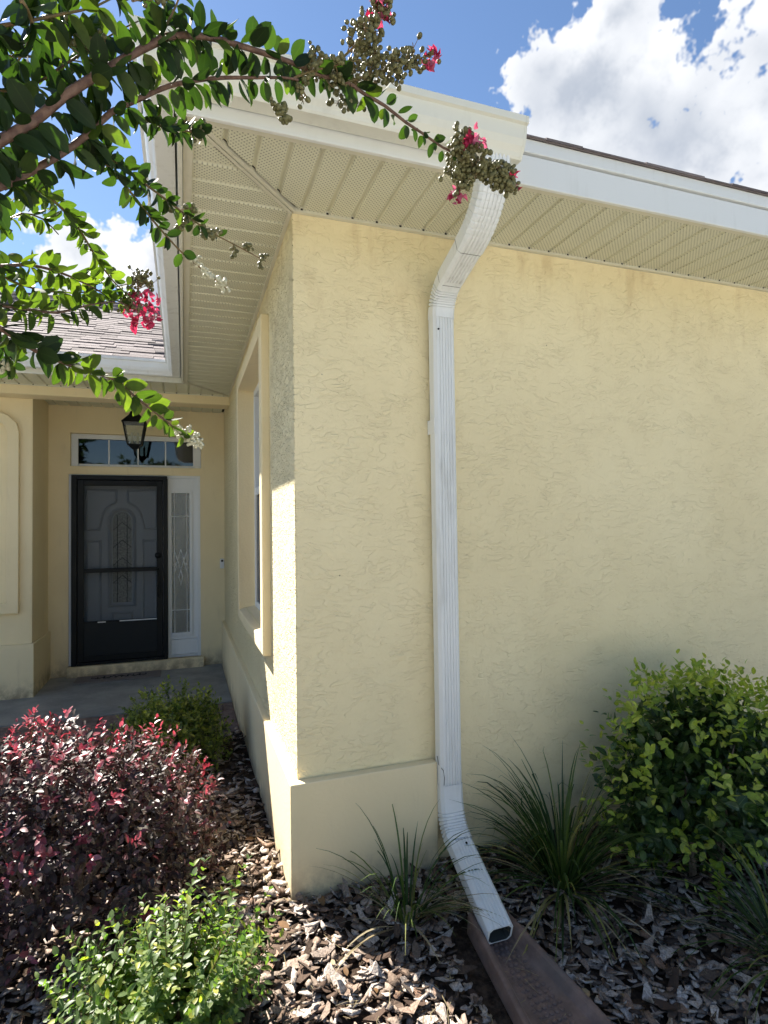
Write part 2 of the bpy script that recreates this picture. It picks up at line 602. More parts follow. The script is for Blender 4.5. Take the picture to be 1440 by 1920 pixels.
def fix_normals(me):
    bm = bmesh.new(); bm.from_mesh(me)
    bmesh.ops.recalc_face_normals(bm, faces=bm.faces)
    bm.to_mesh(me); bm.free()


def tag(o, label=None, cat=None, group=None, kind=None):
    if label: o['label'] = label
    if cat: o['category'] = cat
    if group: o['group'] = group
    if kind: o['kind'] = kind
    return o


def empty(name, loc=(0, 0, 0), label=None, cat=None, group=None):
    o = bpy.data.objects.new(name, None)
    o.empty_display_size = .1
    COL.objects.link(o); o.location = loc
    return tag(o, label, cat, group)


def raw(name, V, F, mat, parent=None, smooth=True, attrs=None):
    """numpy arrays to one object; attrs = {name: per-vertex floats}"""
    me = bpy.data.meshes.new(name)
    V = np.asarray(V, np.float32); F = np.asarray(F, np.int32)
    k = F.shape[1]
    me.vertices.add(len(V)); me.vertices.foreach_set('co', V.ravel())
    me.loops.add(F.size); me.loops.foreach_set('vertex_index', F.ravel())
    me.polygons.add(len(F))
    me.polygons.foreach_set('loop_start', np.arange(0, F.size, k, dtype=np.int32))
    me.polygons.foreach_set('loop_total', np.full(len(F), k, np.int32))
    if smooth: me.polygons.foreach_set('use_smooth', np.ones(len(F), bool))
    me.update(calc_edges=True)
    for an, av in (attrs or {}).items():
        a = me.attributes.new(an, 'FLOAT', 'POINT'); a.data.foreach_set('value', np.asarray(av, np.float32))
    me.materials.append(MATS[mat])
    o = bpy.data.objects.new(name, me); COL.objects.link(o)
    if parent: o.parent = parent
    return o


def gz(x, y):
    """height of the mulch bed: falls gently away from the wall"""
    return -.085 * min(1, max(0, (-y - .05) / 1.0))


# ------------------------------------------------------------------ dimensions
HS = 2.926           # soffit
FB, FT = 2.908, 3.094  # fascia bottom / top
OX, OY = .455, .488  # overhang to the fascia face
YB, YD = 3.685, 4.595  # porch beam, door wall
XR = 7.0             # house runs on to the right
XL = -7.0
PF = -.03            # porch floor
YP = 3.1             # porch eave fascia face = YB - OY
YPF = YB - OY

# ------------------------------------------------------------------ ground
g = MB(); g.quad((-400, -400, -.11), (400, -400, -.11), (400, 400, -.11), (-400, 400, -.11))
tag(g.build('lawn', 'lawn_far'), kind='structure')
# unseen concrete slab behind the camera, added to bounce sunlight onto the walls
g = MB(); g.box(-3.0, 10.0, -13.0, -2.95, -.2, -.088)
tag(g.build('bounce_slab', 'bounce_concrete'), kind='structure')
tag(MB().box(-9.0, -3.42, -3.0, 2.9, -.2, -.06).build('path', 'bounce_concrete'), kind='structure')  # unseen concrete strip added to bounce sunlight onto the window wall

nx, ny = 70, 60
V = []; F = []
for j in range(ny):
    for i in range(nx):
        x = -3.4 + 10.4 * i / (nx - 1); y = -2.6 + 4.75 * j / (ny - 1)
        V.append((x, y, gz(x, y) - .012 + .010 * mnoise.noise(Vector((x * 3, y * 3, 0)))))
for j in range(ny - 1):
    for i in range(nx - 1):
        a = j * nx + i; F.append((a, a + 1, a + nx + 1, a + nx))
mulch = raw('mulch_bed', V, F, 'mulch_soil')
tag(mulch, kind='structure')

g = MB(); g.box(-3.4, -.045, 3.02, YD + .3, -.3, PF)
tag(g.build('porch_floor', 'porch_concrete'), kind='structure')
walk = tag(MB().box(-3.4, -.045, 2.13, 3.012, -.3, PF - .022).build('walkway', 'walk_brown'), kind='structure')
for r in range(4):
    for i in range(12):
        x0 = -3.0 + i * .25 + (r % 2) * .12
        MB().box(x0, min(x0 + .243, -.047), 2.14 + r * .219, 2.14 + r * .219 + .212, PF - .03, PF - .006 + random.uniform(-.002, .002)).build('paver', 'walk_brown', walk, bevel=.004)

# ------------------------------------------------------------------ house
house = empty('house', (0, 0, 0), 'yellow stucco house with white gutters, brown shingle roof and a recessed front porch', 'house')


def wall(name, axis, c, u0, u1, v0, v1, holes=(), thick=.2, sgn=1, mat='stucco', parent=house):
    """wall in plane axis=c (0: x=c, u=y ; 1: y=c, u=x), v = z; outside faces -axis*sgn"""
    us = sorted({u0, u1} | {h[i] for h in holes for i in (0, 1)})
    vs = sorted({v0, v1} | {h[i] for h in holes for i in (2, 3)})
    m = MB()
    def P(u, v, d):
        return (c + d * sgn, u, v) if axis == 0 else (u, c + d * sgn, v)
    inside = lambda u, v: any(h[0] < u < h[1] and h[2] < v < h[3] for h in holes)
    for a, b in zip(us[:-1], us[1:]):
        for p, q in zip(vs[:-1], vs[1:]):
            if inside((a + b) / 2, (p + q) / 2): continue
            m.quad(P(a, p, 0), P(b, p, 0), P(b, q, 0), P(a, q, 0))
            m.quad(P(a, p, thick), P(b, p, thick), P(b, q, thick), P(a, q, thick))
    for a, b, p, q in list(holes) + [(u0, u1, v0, v1)]:
        m.quad(P(a, p, 0), P(a, q, 0), P(a, q, thick), P(a, p, thick))
        m.quad(P(b, p, 0), P(b, q, 0), P(b, q, thick), P(b, p, thick))
        m.quad(P(a, p, 0), P(b, p, 0), P(b, p, thick), P(a, p, thick))
        m.quad(P(a, q, 0), P(b, q, 0), P(b, q, thick), P(a, q, thick))
    return m.build(name, mat, parent)


WY0, WY1, WZ0, WZ1 = .85, 2.21, .925, 2.645    # window opening
wall('wall', 1, 0.0, 0.0, XR, -.25, 3.05)                         # side with the downspout
wall('wall', 0, -.004, .2005, YD, -.25, 3.05, [(WY0, WY1, WZ0, WZ1)], thick=.2, mat='stucco_rough')
MB().box(-.004, .0, .0, .2, -.25, 3.05).build('wall', 'stucco_rough', house)   # side with the window
DX0, DX1, DZ0, DZ1 = -1.645, -.275, .08, 2.172
TX0, TX1, TZ0, TZ1 = -1.63, -.262, 2.262, 2.628
wall('wall', 1, YD, -1.85, 0.0, -.25, 3.05, [(DX0, DX1, DZ0, DZ1), (TX0, TX1, TZ0, TZ1)], thick=.2, mat='stucco_trim')
YW = 3.905
LX0, LX1 = -3.6, -2.045
wall('wall', 1, YW, XL, -1.85, -.25, 3.05, [(LX0, LX1, .87, 2.585)], thick=.2, mat='stucco_trim')
m = MB(); m.box(-1.853, -1.84, YW + .003, YD, -.25, 3.05); m.build('wall', 'stucco_trim', house)

# plinth band: wraps the near corner, runs along the window wall, and on the left wing
PX, PY, HP = .042, .049, .471
m = MB()
prof = [(-PX, -PY), (-PX, YD), (0, YD), (0, 0), (.625, 0), (.625, -PY)]
m.prism(prof, 2, -.25, HP)
m.build('plinth', 'stucco_trim', house, bevel=.006)
m = MB()
m.prism([(XL, YW - .05), (-1.815, YW - .05), (-1.815, YD), (-1.84, YD), (-1.84, YW), (XL, YW)], 2, -.25, .475)
m.build('plinth', 'stucco_trim', house, bevel=.006)

# window surround on the window wall
tx = -.05
wt = MB()
wt.box(tx, .001, WY0 - .1, WY0, WZ0 - .085, WZ1 + .095)
wt.build('window_surround', 'stucco_trim', house, bevel=.008)
MB().box(tx, .001, WY1, WY1 + .1, WZ0 - .085, WZ1 + .095).build('window_surround', 'stucco_trim', house, bevel=.008)
MB().box(tx, .001, WY0 + .001, WY1 - .001, WZ1, WZ1 + .094).build('window_surround', 'stucco_trim', house, bevel=.008)
m = MB(); m.prism([(tx, WZ0 - .084), (tx, WZ0 - .012), (.075, WZ0 + .012), (.075, WZ0 - .084)], 1, WY0 + .001, WY1 - .001)
m.build('window_sill', 'stucco_trim', house, bevel=.006)
# smooth reveals
m = MB()
m.box(tx + .002, .09, WY1 - .004, WY1 + .002, WZ0, WZ1); m.box(tx + .002, .09, WY0 - .002, WY0 + .004, WZ0, WZ1)
m.box(tx + .002, .09, WY0, WY1, WZ1 - .004, WZ1 + .002)
m.build('window_reveal', 'stucco_trim', house)
# window
xw = .075
win = MB()
win.box(xw, xw + .07, WY0 + .004, WY0 + .05, WZ0, WZ1 - .004)
win.box(xw, xw + .07, WY1 - .05, WY1 - .004, WZ0, WZ1 - .004)
win.box(xw + .001, xw + .069, WY0 + .05, WY1 - .05, WZ1 - .055, WZ1 - .004)
win.box(xw + .001, xw + .069, WY0 + .05, WY1 - .05, WZ0, WZ0 + .05)
win = win.build('window', 'white_paint', house, bevel=.003)
ZM = 1.835
MB().box(xw + .004, xw + .06, WY0 + .051, WY1 - .051, ZM - .03, ZM + .03).build('meeting_rail', 'white_paint', win, bevel=.003)
MB().box(xw + .03, xw + .05, WY0 + .05, WY1 - .05, 2.245, 2.262).build('muntin', 'white_paint', win)
for yy in (WY0 + .46, WY0 + .90):
    MB().box(xw + .031, xw + .049, yy - .008, yy + .008, ZM + .03, WZ1 - .055).build('muntin', 'white_paint', win)
for z0, z1, mt, dx in ((ZM + .03, WZ1 - .055, 'window_glass', .045), (WZ0 + .05, ZM - .03, 'dark_glass', .03)):
    MB().box(xw + dx, xw + dx + .004, WY0 + .05, WY1 - .05, z0, z1).build('pane', mt, win)
MB().box(xw + .012, xw + .014, WY0 + .05, WY1 - .05, WZ0 + .05, ZM - .03).build('screen', 'insect_screen', win)
MB().box(.3, .31, WY0 - .3, WY1 + .3, ZM - .1, WZ1 + .2).build('reflection_sheet', 'reflection_tan', win)  # tan sheet stands in for the porch wall's reflection in the upper sash
MB().box(.9, .92, .21, YD, -.2, 3.0).build('room_shade', 'interior_dark', house)  # near-black sheet stands in for the shade of the unlit room

# ---- front door group
dr = MB()
yj = YD + .012
dr.box(DX0, DX0 + .028, yj, YD + .14, DZ0, DZ1 - .03)            # white jamb strips
dr.box(DX0, DX1, yj + .001, YD + .14, DZ1 - .03, DZ1)
dr.box(-.632, -.612, yj + .002, YD + .14, DZ0, DZ1 - .03)
dr.build('door_frame', 'white_paint', house, bevel=.003)
# threshold step
m = MB(); m.box(-1.655, -.24, YD - .075, YD + .2, PF - .05, DZ0); m.build('door_step', 'stucco_trim', house, bevel=.01)
# grey front door with arched glass
yd = YD + .085
door = MB()
AX, AR, AZ = -1.118, .098, 1.66    # arch centre, radius, springing
GZ0 = .735
x0, x1, z0, z1 = -1.60, -.648, DZ0 + .01, DZ1 - .035
# door leaf as four stiles round the glass slot
door.box(x0, AX - AR, yd, yd + .04, z0, z1)
door.box(AX + AR, x1, yd, yd + .04, z0, z1)
door.box(AX - AR, AX + AR, yd, yd + .04, z0, GZ0)
arc = [(AX + AR * math.cos(t), AZ + AR * math.sin(t)) for t in np.linspace(0, PI, 17)]
door.prism([(AX - AR, z1), (AX + AR, z1)] + arc, 1, yd, yd + .04)
door = door.build('front_door', 'grey_door', house)
MB().prism([(AX - AR, GZ0), (AX + AR, GZ0)] + arc, 1, yd + .016, yd + .022).build('door_glass', 'arched_glass', door)


def molding(pts, w, y, h, name, parent, mat):
    """raised bead following a closed outline in the XZ plane"""
    n = len(pts)
    P = [Vector((p[0], p[1])) for p in pts]
    cen = sum(P, Vector((0, 0))) / n
    rings = []
    for i in range(n):
        a, b, c = P[i - 1], P[i], P[(i + 1) % n]
        t1 = (b - a).normalized(); t2 = (c - b).normalized()
        nn = Vector((-(t1 + t2).y, (t1 + t2).x))
        if nn.length < 1e-6: nn = Vector((-t1.y, t1.x))
        nn.normalize()
        sc = 1 / max(.5, nn.dot(Vector((-t1.y, t1.x))))
        q0 = b - nn * w * .5 * sc; q1 = b + nn * w * .5 * sc
        rings.append([(q0.x, y, q0.y), (b.x, y - h, b.y), (q1.x, y, q1.y)])
    rings.append(rings[0])
    m = MB(); m.loft(rings, closed=False, cap=False)
    return m.build(name, mat, parent)


archb = [(AX - AR - .03, GZ0 - .03), (AX + AR + .03, GZ0 - .03)] + [(AX + (AR + .03) * math.cos(t), AZ + (AR + .03) * math.sin(t)) for t in np.linspace(0, PI, 15)]
molding(archb, .045, yd, .022, 'glass_molding', door, 'grey_door')
for sx in (-1, 1):
    lo = [(AX + sx * .22, .52), (AX + sx * .36, .52), (AX + sx * .36, 1.43), (AX + sx * .22, 1.43)]
    molding(lo, .03, yd, .015, 'panel_molding', door, 'grey_door')
    up = [(AX + sx * .36, 1.56), (AX + sx * .36, 2.0), (AX + sx * .06, 2.0), (AX + sx * .06, 1.88)] + \
         [(AX + sx * (.21 * math.sin(t)), AZ + .21 * math.cos(t)) for t in np.linspace(.35, 1.5, 6)] + [(AX + sx * .235, 1.56)]
    molding(up, .03, yd, .015, 'panel_molding', door, 'grey_door')
molding([(AX - .1, .2), (AX + .1, .2), (AX + .1, .62), (AX - .1, .62)], .03, yd, .015, 'panel_molding', door, 'grey_door')
# lead came in the arched glass
m = MB()
for xx in (-.05, .05):
    m.tube([(AX + xx, yd + .014, GZ0), (AX + xx, yd + .014, AZ + .06)], .0035, 5)
for zz in (.95, 1.15, 1.35, 1.55):
    m.tube([(AX - AR, yd + .014, zz), (AX, yd + .014, zz + .09), (AX + AR, yd + .014, zz)], .0035, 5)
m.build('lead_came', 'kick_metal', door)
MB().box(-2.2, .15, YD + .9, YD + .92, -.2, 3.0).build('room_shade', 'interior_dark', house)  # room shade behind the door wall, coloured as a near-black sheet

# black storm door
ys = YD - .012
SX0, SX1, SZ0, SZ1 = -1.614, -.636, DZ0 + .004, DZ1 - .012
st = MB()
st.box(SX0, SX0 + .055, ys - .03, ys + .045, SZ0, SZ1)
st.box(SX1 - .045, SX1, ys - .03, ys + .045, SZ0, SZ1)
st.box(SX0 + .055, SX1 - .045, ys - .029, ys + .044, SZ1 - .05, SZ1)
st.box(SX0 + .055, SX1 - .045, ys - .029, ys + .044, SZ0, SZ0 + .03)
st = st.build('storm_door', 'black_metal', house, bevel=.004)
lf = MB()
a, b = SX0 + .06, SX1 - .05
lf.box(a, a + .062, ys - .02, ys + .012, SZ0 + .035, SZ1 - .055)
lf.box(b - .062, b, ys - .02, ys + .012, SZ0 + .035, SZ1 - .055)
lf.box(a + .062, b - .062, ys - .019, ys + .011, SZ1 - .115, SZ1 - .055)
lf.box(a + .062, b - .062, ys - .019, ys + .011, SZ0 + .035, SZ0 + .10)
lf.box(a + .062, b - .062, ys - .019, ys + .011, 1.085, 1.13)
lf.build('leaf_frame', 'black_metal', st, bevel=.004)
MB().box(a + .062, b - .062, ys - .012, ys - .002, SZ0 + .10, .535).build('kick_panel', 'kick_metal', st, bevel=.003)
MB().box(a + .062, b - .062, ys - .021, ys + .004, .536, .556).build('screen_rail', 'black_metal', st, bevel=.002)
MB().box(a + .20, a + .28, ys - .0235, ys - .0215, .537, .55).build('worn_strip', 'raw_aluminium', st)
MB().box(a + .42, b - .064, ys - .0235, ys - .0215, .54, .552).build('worn_strip', 'raw_aluminium', st)
MB().box(a + .062, b - .062, ys - .004, ys - .003, .556, 1.085).build('screen', 'insect_screen', st)
MB().box(a + .062, b - .062, ys - .004, ys - .003, 1.13, SZ1 - .115).build('screen', 'insect_screen', st)
m = MB()
hx = b - .05
m.tube([(hx, ys - .02, 1.26), (hx, ys - .05, 1.26)], [.036, .033], 14)
m.tube([(hx, ys - .02, 1.11), (hx, ys - .07, 1.10), (hx, ys - .085, 1.04), (hx, ys - .085, .86), (hx, ys - .07, .80), (hx, ys - .02, .79)], .013, 8)
m.build('handle', 'black_metal', st, smooth=True)

# sidelight
sl = MB()
gx0, gx1, gz0, gz1 = -.59, -.395, .36, 1.97
ysl = YD + .03
sl.box(-.61, gx0 - .03, ysl, ysl + .04, DZ0 + .001, DZ1 - .031)
sl.box(gx1 + .03, DX1 - .001, ysl, ysl + .04, DZ0 + .001, DZ1 - .031)
sl.box(gx0 - .03, gx1 + .03, ysl + .001, ysl + .039, DZ0 + .001, gz0 - .03)
sl.box(gx0 - .03, gx1 + .03, ysl + .001, ysl + .039, gz1 + .03, DZ1 - .031)
sl = sl.build('sidelight', 'white_paint', house)
m = MB()
m.box(gx0 - .032, gx0, ysl - .014, ysl + .03, gz0 - .032, gz1 + .032); m.box(gx1, gx1 + .032, ysl - .014, ysl + .03, gz0 - .032, gz1 + .032)
m.box(gx0, gx1, ysl - .0135, ysl + .03, gz0 - .032, gz0); m.box(gx0, gx1, ysl - .0135, ysl + .03, gz1, gz1 + .032)
m.build('glass_molding', 'white_paint', sl, bevel=.005)
molding([(-.60, .115), (DX1 - .035, .115), (DX1 - .035, .29), (-.60, .29)], .02, ysl, .01, 'panel_molding', sl, 'white_paint')
MB().box(DX1 - .03, DX1, ysl - .02, ysl, DZ0 + .001, DZ1 - .031).build('frame_strip', 'white_paint', sl, bevel=.003)
MB().box(gx0, gx1, ysl + .012, ysl + .018, gz0, gz1).build('pane', 'leaded_glass', sl)
m = MB()
gc = (gx0 + gx1) / 2
yc = ysl + .01
def came(pts): m.tube([(x, yc, z) for x, z in pts], .004, 5)
came([(gx0, 1.70), (gx1, 1.70)]); came([(gx0 + .03, gz0), (gx0 + .03, gz1)]); came([(gx1 - .03, gz0), (gx1 - .03, gz1)])
came([(gc, 1.32), (gc + .035, 1.2), (gc, 1.08), (gc - .035, 1.2), (gc, 1.32)])
came([(gx0 + .03, 1.3), (gc, 1.08), (gx1 - .03, 1.3)]); came([(gx0 + .03, 1.05), (gc, 1.32), (gx1 - .03, 1.05)])
came([(gc, 1.08), (gc + .02, 1.0), (gc, .9), (gc - .02, 1.0), (gc, 1.08)]); came([(gx0, .62), (gx1, .62)])
m.build('lead_came', 'raw_aluminium', sl)
for sx in (-.06, .06):
    MB().tube([(gc + sx, yc + .002, 1.145), (gc + sx, yc - .012, 1.145)], [.016, .006], 10).build('glass_jewel', 'white_paint', sl, smooth=True)

# transom
tr = MB()
yt = YD + .05
tr.box(TX0 + .002, TX0 + .07, yt, yt + .06, TZ0 + .002, TZ1 - .002); tr.box(TX1 - .09, TX1 - .002, yt, yt + .06, TZ0 + .002, TZ1 - .002)
tr.box(TX0 + .07, TX1 - .09, yt + .001, yt + .059, TZ1 - .055, TZ1 - .002); tr.box(TX0 + .07, TX1 - .09, yt + .001, yt + .059, TZ0 + .002, TZ0 + .03)
tr = tr.build('transom_window', 'white_paint', house, bevel=.004)
xs = [TX0 + .07, -1.251, -.949, -.655, TX1 - .09]
for i in range(4):
    MB().box(xs[i] + (.007 if i else 0), xs[i + 1] - (.007 if i < 3 else 0), yt + .03, yt + .035, TZ0 + .03, TZ1 - .055).build('pane', 'dark_glass', tr)
    if i: MB().box(xs[i] - .007, xs[i] + .007, yt + .022, yt + .045, TZ0 + .03, TZ1 - .055).build('muntin', 'white_paint', tr)

# left wing window with arched surround (mostly outside the frame)
def arch_ring(x0, x1, z0, zs, rise, w, y0, y1):
    xc = (x0 + x1) / 2; hw = (x1 - x0) / 2
    def outline(g):
        pts = [(x0 - g, z0 - g), (x0 - g, zs)]
        for t in np.linspace(PI, 0, 15)[1:-1]:
            pts.append((xc + (hw + g) * math.cos(t), zs + (rise + g) * math.sin(t) ** .8))
        return pts + [(x1 + g, zs), (x1 + g, z0 - g)]
    A, B = outline(0), outline(w)
    m = MB()
    n = len(A)
    rings = [[(A[i][0], y0, A[i][1]), (B[i][0], y0, B[i][1]), (B[i][0], y1, B[i][1]), (A[i][0], y1, A[i][1])] for i in range(n)]
    rings.append(rings[0])
    m.loft(rings, True, False)
    return m
arch_ring(LX0, LX1, .87, 2.50, .20, .10, YW - .045, YW + .001).build('window_surround', 'stucco_trim', house, bevel=.006)
MB().box(LX0 - .02, LX1 + .02, YW + .025, YW + .05, .85, 2.60).build('niche_panel', 'stucco_trim', house)

# porch beam and ceiling
m = MB(); m.box(XL, -.002, YB, YW - .002, 2.832, 3.05); m.build('porch_beam', 'stucco_trim', house, bevel=.008)


# ---- soffits made of vinyl strips
def strip(name, poly, z, parent, perf=True):
    """one V-groove strip: polygon in XY (4 corners, long sides first), with bevelled long edges"""
    a, b, c, d = [Vector(p) for p in poly]      # a-b one long edge, d-c the other
    m = MB()
    fr = (0.0, .05, .10, .90, .95, 1.0)
    hz = (.013, .012, 0.0, 0.0, .012, .013)
    rows = []
    for f, h in zip(fr, hz):
        p = a.lerp(d, f); q = b.lerp(c, f)
        rows.append([(p.x, p.y, z + h), (q.x, q.y, z + h)])
    rows.append([(rows[-1][0][0], rows[-1][0][1], z + .02), (rows[-1][1][0], rows[-1][1][1], z + .02)])
    rows.append([(rows[0][0][0], rows[0][0][1], z + .02), (rows[0][1][0], rows[0][1][1], z + .02)])
    m.loft(rows, False, False)
    o = m.build(name, 'vinyl_soffit', parent)
    at = o.data.attributes.new('perf', 'FLOAT', 'POINT')
    vals = []
    for v in o.data.vertices:
        vals.append(1.0 if (perf and v.co.z < z + .001) else 0.0)
    at.data.foreach_set('value', vals)
    return o


def soffit_base(poly, z):
    m = MB(); m.prism(poly, 2, z + .015, z + .03)
    return m.build('soffit', 'gap_dark', house)


SW = .115
# front soffit (over the downspout wall)
sof_f = soffit_base([(-OX, -OY), (XR, -OY), (XR, 0), (0, 0)], HS)
x = -OX + .03
i = 0
while x < 3.6:
    # clipped by the mitre running from (0,0) to (-OX,-OY)
    def yback(xx): return -.012 if xx >= 0 else max(-.012 + xx * (OY / OX), -OY + .04) - .022
    xa, xb = x, x + SW
    ya, yb_ = yback(xa), yback(xb)
    strip('soffit_panel', [(xa, -OY + .03), (xa, max(ya, -OY + .031)), (xb, max(yb_, -OY + .031)), (xb, -OY + .03)], HS, sof_f)
    x = xb
MB().box(x, XR, -OY + .03, -.012, HS, HS + .014).build('soffit_panel', 'soffit_channel', sof_f)
# left soffit (over the window wall)
sof_l = soffit_base([(-OX, -OY), (0, 0), (0, YB), (-OX, YPF)], HS)
y = -OY + .03
while y < YB - .02:
    def xr(yy):
        if yy < 0: return max(-OX + .04, yy * (OX / OY) - .012) - .024
        return -.012
    def xl(yy):
        if yy > YPF: return min(-.02, -OX + (yy - YPF) * (OX / OY) + .03)
        return -OX + .03
    ya, yb_ = y, min(y + SW, YB - .004)
    ra, rb = max(xr(ya), xl(ya) + .001), max(xr(yb_), xl(yb_) + .001)
    strip('soffit_panel', [(xl(ya), ya), (ra, ya), (rb, yb_), (xl(yb_), yb_)], HS, sof_l)
    y += SW
# porch eave soffit
sof_p = soffit_base([(XL, YPF), (-OX, YPF), (0, YB), (XL, YB)], HS)
x = -.06
while x > -3.2:
    def yf(xx): return YPF + .03 if xx < -OX else YPF + (xx + OX) * (OY / OX) + .035
    xa, xb = x - SW, x
    strip('soffit_panel', [(xa, min(yf(xa), YB - .014)), (xa, YB - .012), (xb, YB - .012), (xb, min(yf(xb), YB - .013))], HS, sof_p, perf=False)
    x -= SW
MB().box(XL, x, YPF + .03, YB - .012, HS, HS + .014).build('soffit_panel', 'soffit_channel', sof_p)
# porch ceiling behind the beam
sof_c = soffit_base([(-1.85, YW), (0, YW), (0, YD), (-1.85, YD)], HS - .002)
x = -.03
while x > -1.83:
    strip('soffit_panel', [(max(x - SW, -1.838), YW + .003), (max(x - SW, -1.838), YD - .012), (x, YD - .012), (x, YW + .003)], HS - .004, sof_c, perf=False)
    x -= SW
# J-channels
def channel(p, q, w, z, parent, h=.016):
    p, q = Vector((*p, 0)), Vector((*q, 0))
    t = (q - p).normalized(); n = Vector((-t.y, t.x, 0))
    m = MB()
    for s0, s1 in ((-w / 2, -.003), (.003, w / 2)):
        a, b, c, d = p + n * s0, q + n * s0, q + n * s1, p + n * s1
        m.prism([(a.x, a.y), (b.x, b.y), (c.x, c.y), (d.x, d.y)], 2, z - h * .5, z + .012)
    return m.build('mitre_channel', 'soffit_channel', parent)
channel((-.004, -.004), (-OX + .02, -OY + .02), .034, HS, sof_f)
channel((-.006, YB - .006), (-OX + .01, YPF + .01), .028, HS, sof_p)
MB().box(.0, XR, -.020, -.0015, HS - .012, HS + .012).build('wall_channel', 'soffit_channel', sof_f)
MB().box(-.020, -.0015, .0, YB - .002, HS - .012, HS + .012).build('wall_channel', 'soffit_channel', sof_l)
MB().box(XL, -.03, YB - .018, YB - .0015, HS - .010, HS + .012).build('wall_channel', 'soffit_channel', sof_p)
MB().box(-OX + .003, XR, -OY + .002, -OY + .036, HS - .006, HS + .012).build('edge_channel', 'soffit_channel', sof_f)
MB().box(-OX + .002, -OX + .036, -OY + .037, YPF, HS - .007, HS + .012).build('edge_channel', 'soffit_channel', sof_l)
MB().box(XL, -OX, YPF + .002, YPF + .032, HS - .006, HS + .012).build('edge_channel', 'soffit_channel', sof_p)
# small dark gaps where the grooves meet the wall channel
m = MB()
x = -OX + .03 + SW * 4
while x < 3.5:
    m.box(x - .005, x + .005, -.0215, -.0205, HS - .003, HS + .005); x += SW
m.build('groove_gap', 'gap_dark', sof_f)['kind'] = 'stuff'
m = MB()
x = -.06
while x > -3.0:
    m.box(x - .006, x + .006, YB - .0195, YB - .0185, HS - .006, HS + .003); x -= SW
m.build('groove_gap', 'gap_dark', sof_p)['kind'] = 'stuff'

# ---- fascia boards
def fascia(name, box, mat='fascia_paint'):
    return MB().box(*box).build(name, mat, house, bevel=.003)
fascia('fascia', (-OX - .022, XR, -OY - .018, -OY, FB, 3.031))
fascia('fascia_trim', (-OX - .03, XR, -OY - .026, -OY, 3.0385, FT))
fascia('fascia', (-OX - .018, -OX, -OY + .0005, YPF + .02, FB, 3.033), 'ivory_aluminium')
fascia('fascia_trim', (-OX - .026, -OX, -OY + .0005, YPF + .02, 3.0385, FT), 'ivory_aluminium')
fascia('fascia', (XL, -OX - .0185, YPF - .018, YPF, FB, 3.033), 'ivory_aluminium')
fascia('fascia_trim', (XL, -OX - .0265, YPF - .026, YPF, 3.0385, FT), 'ivory_aluminium')

# ---- K-style gutters: profile (distance out from fascia, z)
GP = [(.0, 3.085), (.0, 2.953), (.068, 2.945), (.074, 2.952), (.080, 2.965), (.094, 2.982), (.104, 3.005), (.108, 3.03),
      (.112, 3.052), (.124, 3.056), (.126, 3.080), (.112, 3.082), (.112, 3.074), (.118, 3.072), (.118, 3.062), (.104, 3.058),
      (.100, 3.032), (.096, 3.008), (.087, 2.988), (.073, 2.972), (.066, 2.953), (.006, 2.960), (.006, 3.085)]
yg = -OY - .027
xg = -OX - .027
XE = .775


def gut(ends, name, mat):
    rings = [[f(d, z) for d, z in GP] for f in ends]
    m = MB(); m.loft(rings, True, False)
    return m.build(name, mat, house)
g1 = gut([lambda d, z: (xg - d, yg - d, z), lambda d, z: (XE, yg - d, z)], 'gutter', 'ivory_aluminium')
g2 = gut([lambda d, z: (xg - d, yg - d - .0004, z), lambda d, z: (xg - d, YPF - .027 - d, z)], 'gutter', 'white_aluminium')
g3 = gut([lambda d, z: (xg - d, YPF - .0274 - d, z), lambda d, z: (XL, YPF - .027 - d, z)], 'gutter', 'white_aluminium')
outer = GP[:11]
m = MB(); m.prism([(yg - d, z) for d, z in outer], 0, XE, XE + .003)
m.build('end_cap', 'white_aluminium', g1)
m = MB()
ring = [(yg - d * 1.015 + .0005, z - .0015) for d, z in outer]
m.loft([[(XE - .004, a, b) for a, b in ring], [(XE + .006, a, b) for a, b in ring]], True, True)
m.build('end_cap_flange', 'ivory_aluminium', g1)
# hidden hangers across the gutter top
for xx in (-.3, .1, .5):
    MB().box(xx, xx + .025, yg - .112, yg, 3.066, 3.070).build('hanger', 'raw_aluminium', g1)

# ---- downspout: 3x4 inch corrugated pipe
CX = .6785
HWD, HD = .0525, .038


def dprofile(sc=1.0, ribs=True):
    """closed outline in (a = across, b = outward)"""
    w, d, c = HWD * sc, HD * sc, .013
    p = [(-w + c, -d), (w - c, -d), (w, -d + c), (w, d - c), (w - c, d)]
    if ribs:
        n = 5
        span = 2 * (w - c) * .70
        for i in range(n):
            xc = span / 2 - span * i / (n - 1)
            p += [(xc + .0048, d), (xc + .0026, d - .0050), (xc - .0026, d - .0050), (xc - .0048, d)]
    else:
        for i in range(20):
            p.append(((w - c) * (1 - (i + 1) / 10.5), d))
    p += [(-w + c, d), (-w, d - c), (-w, -d + c)]
    return p


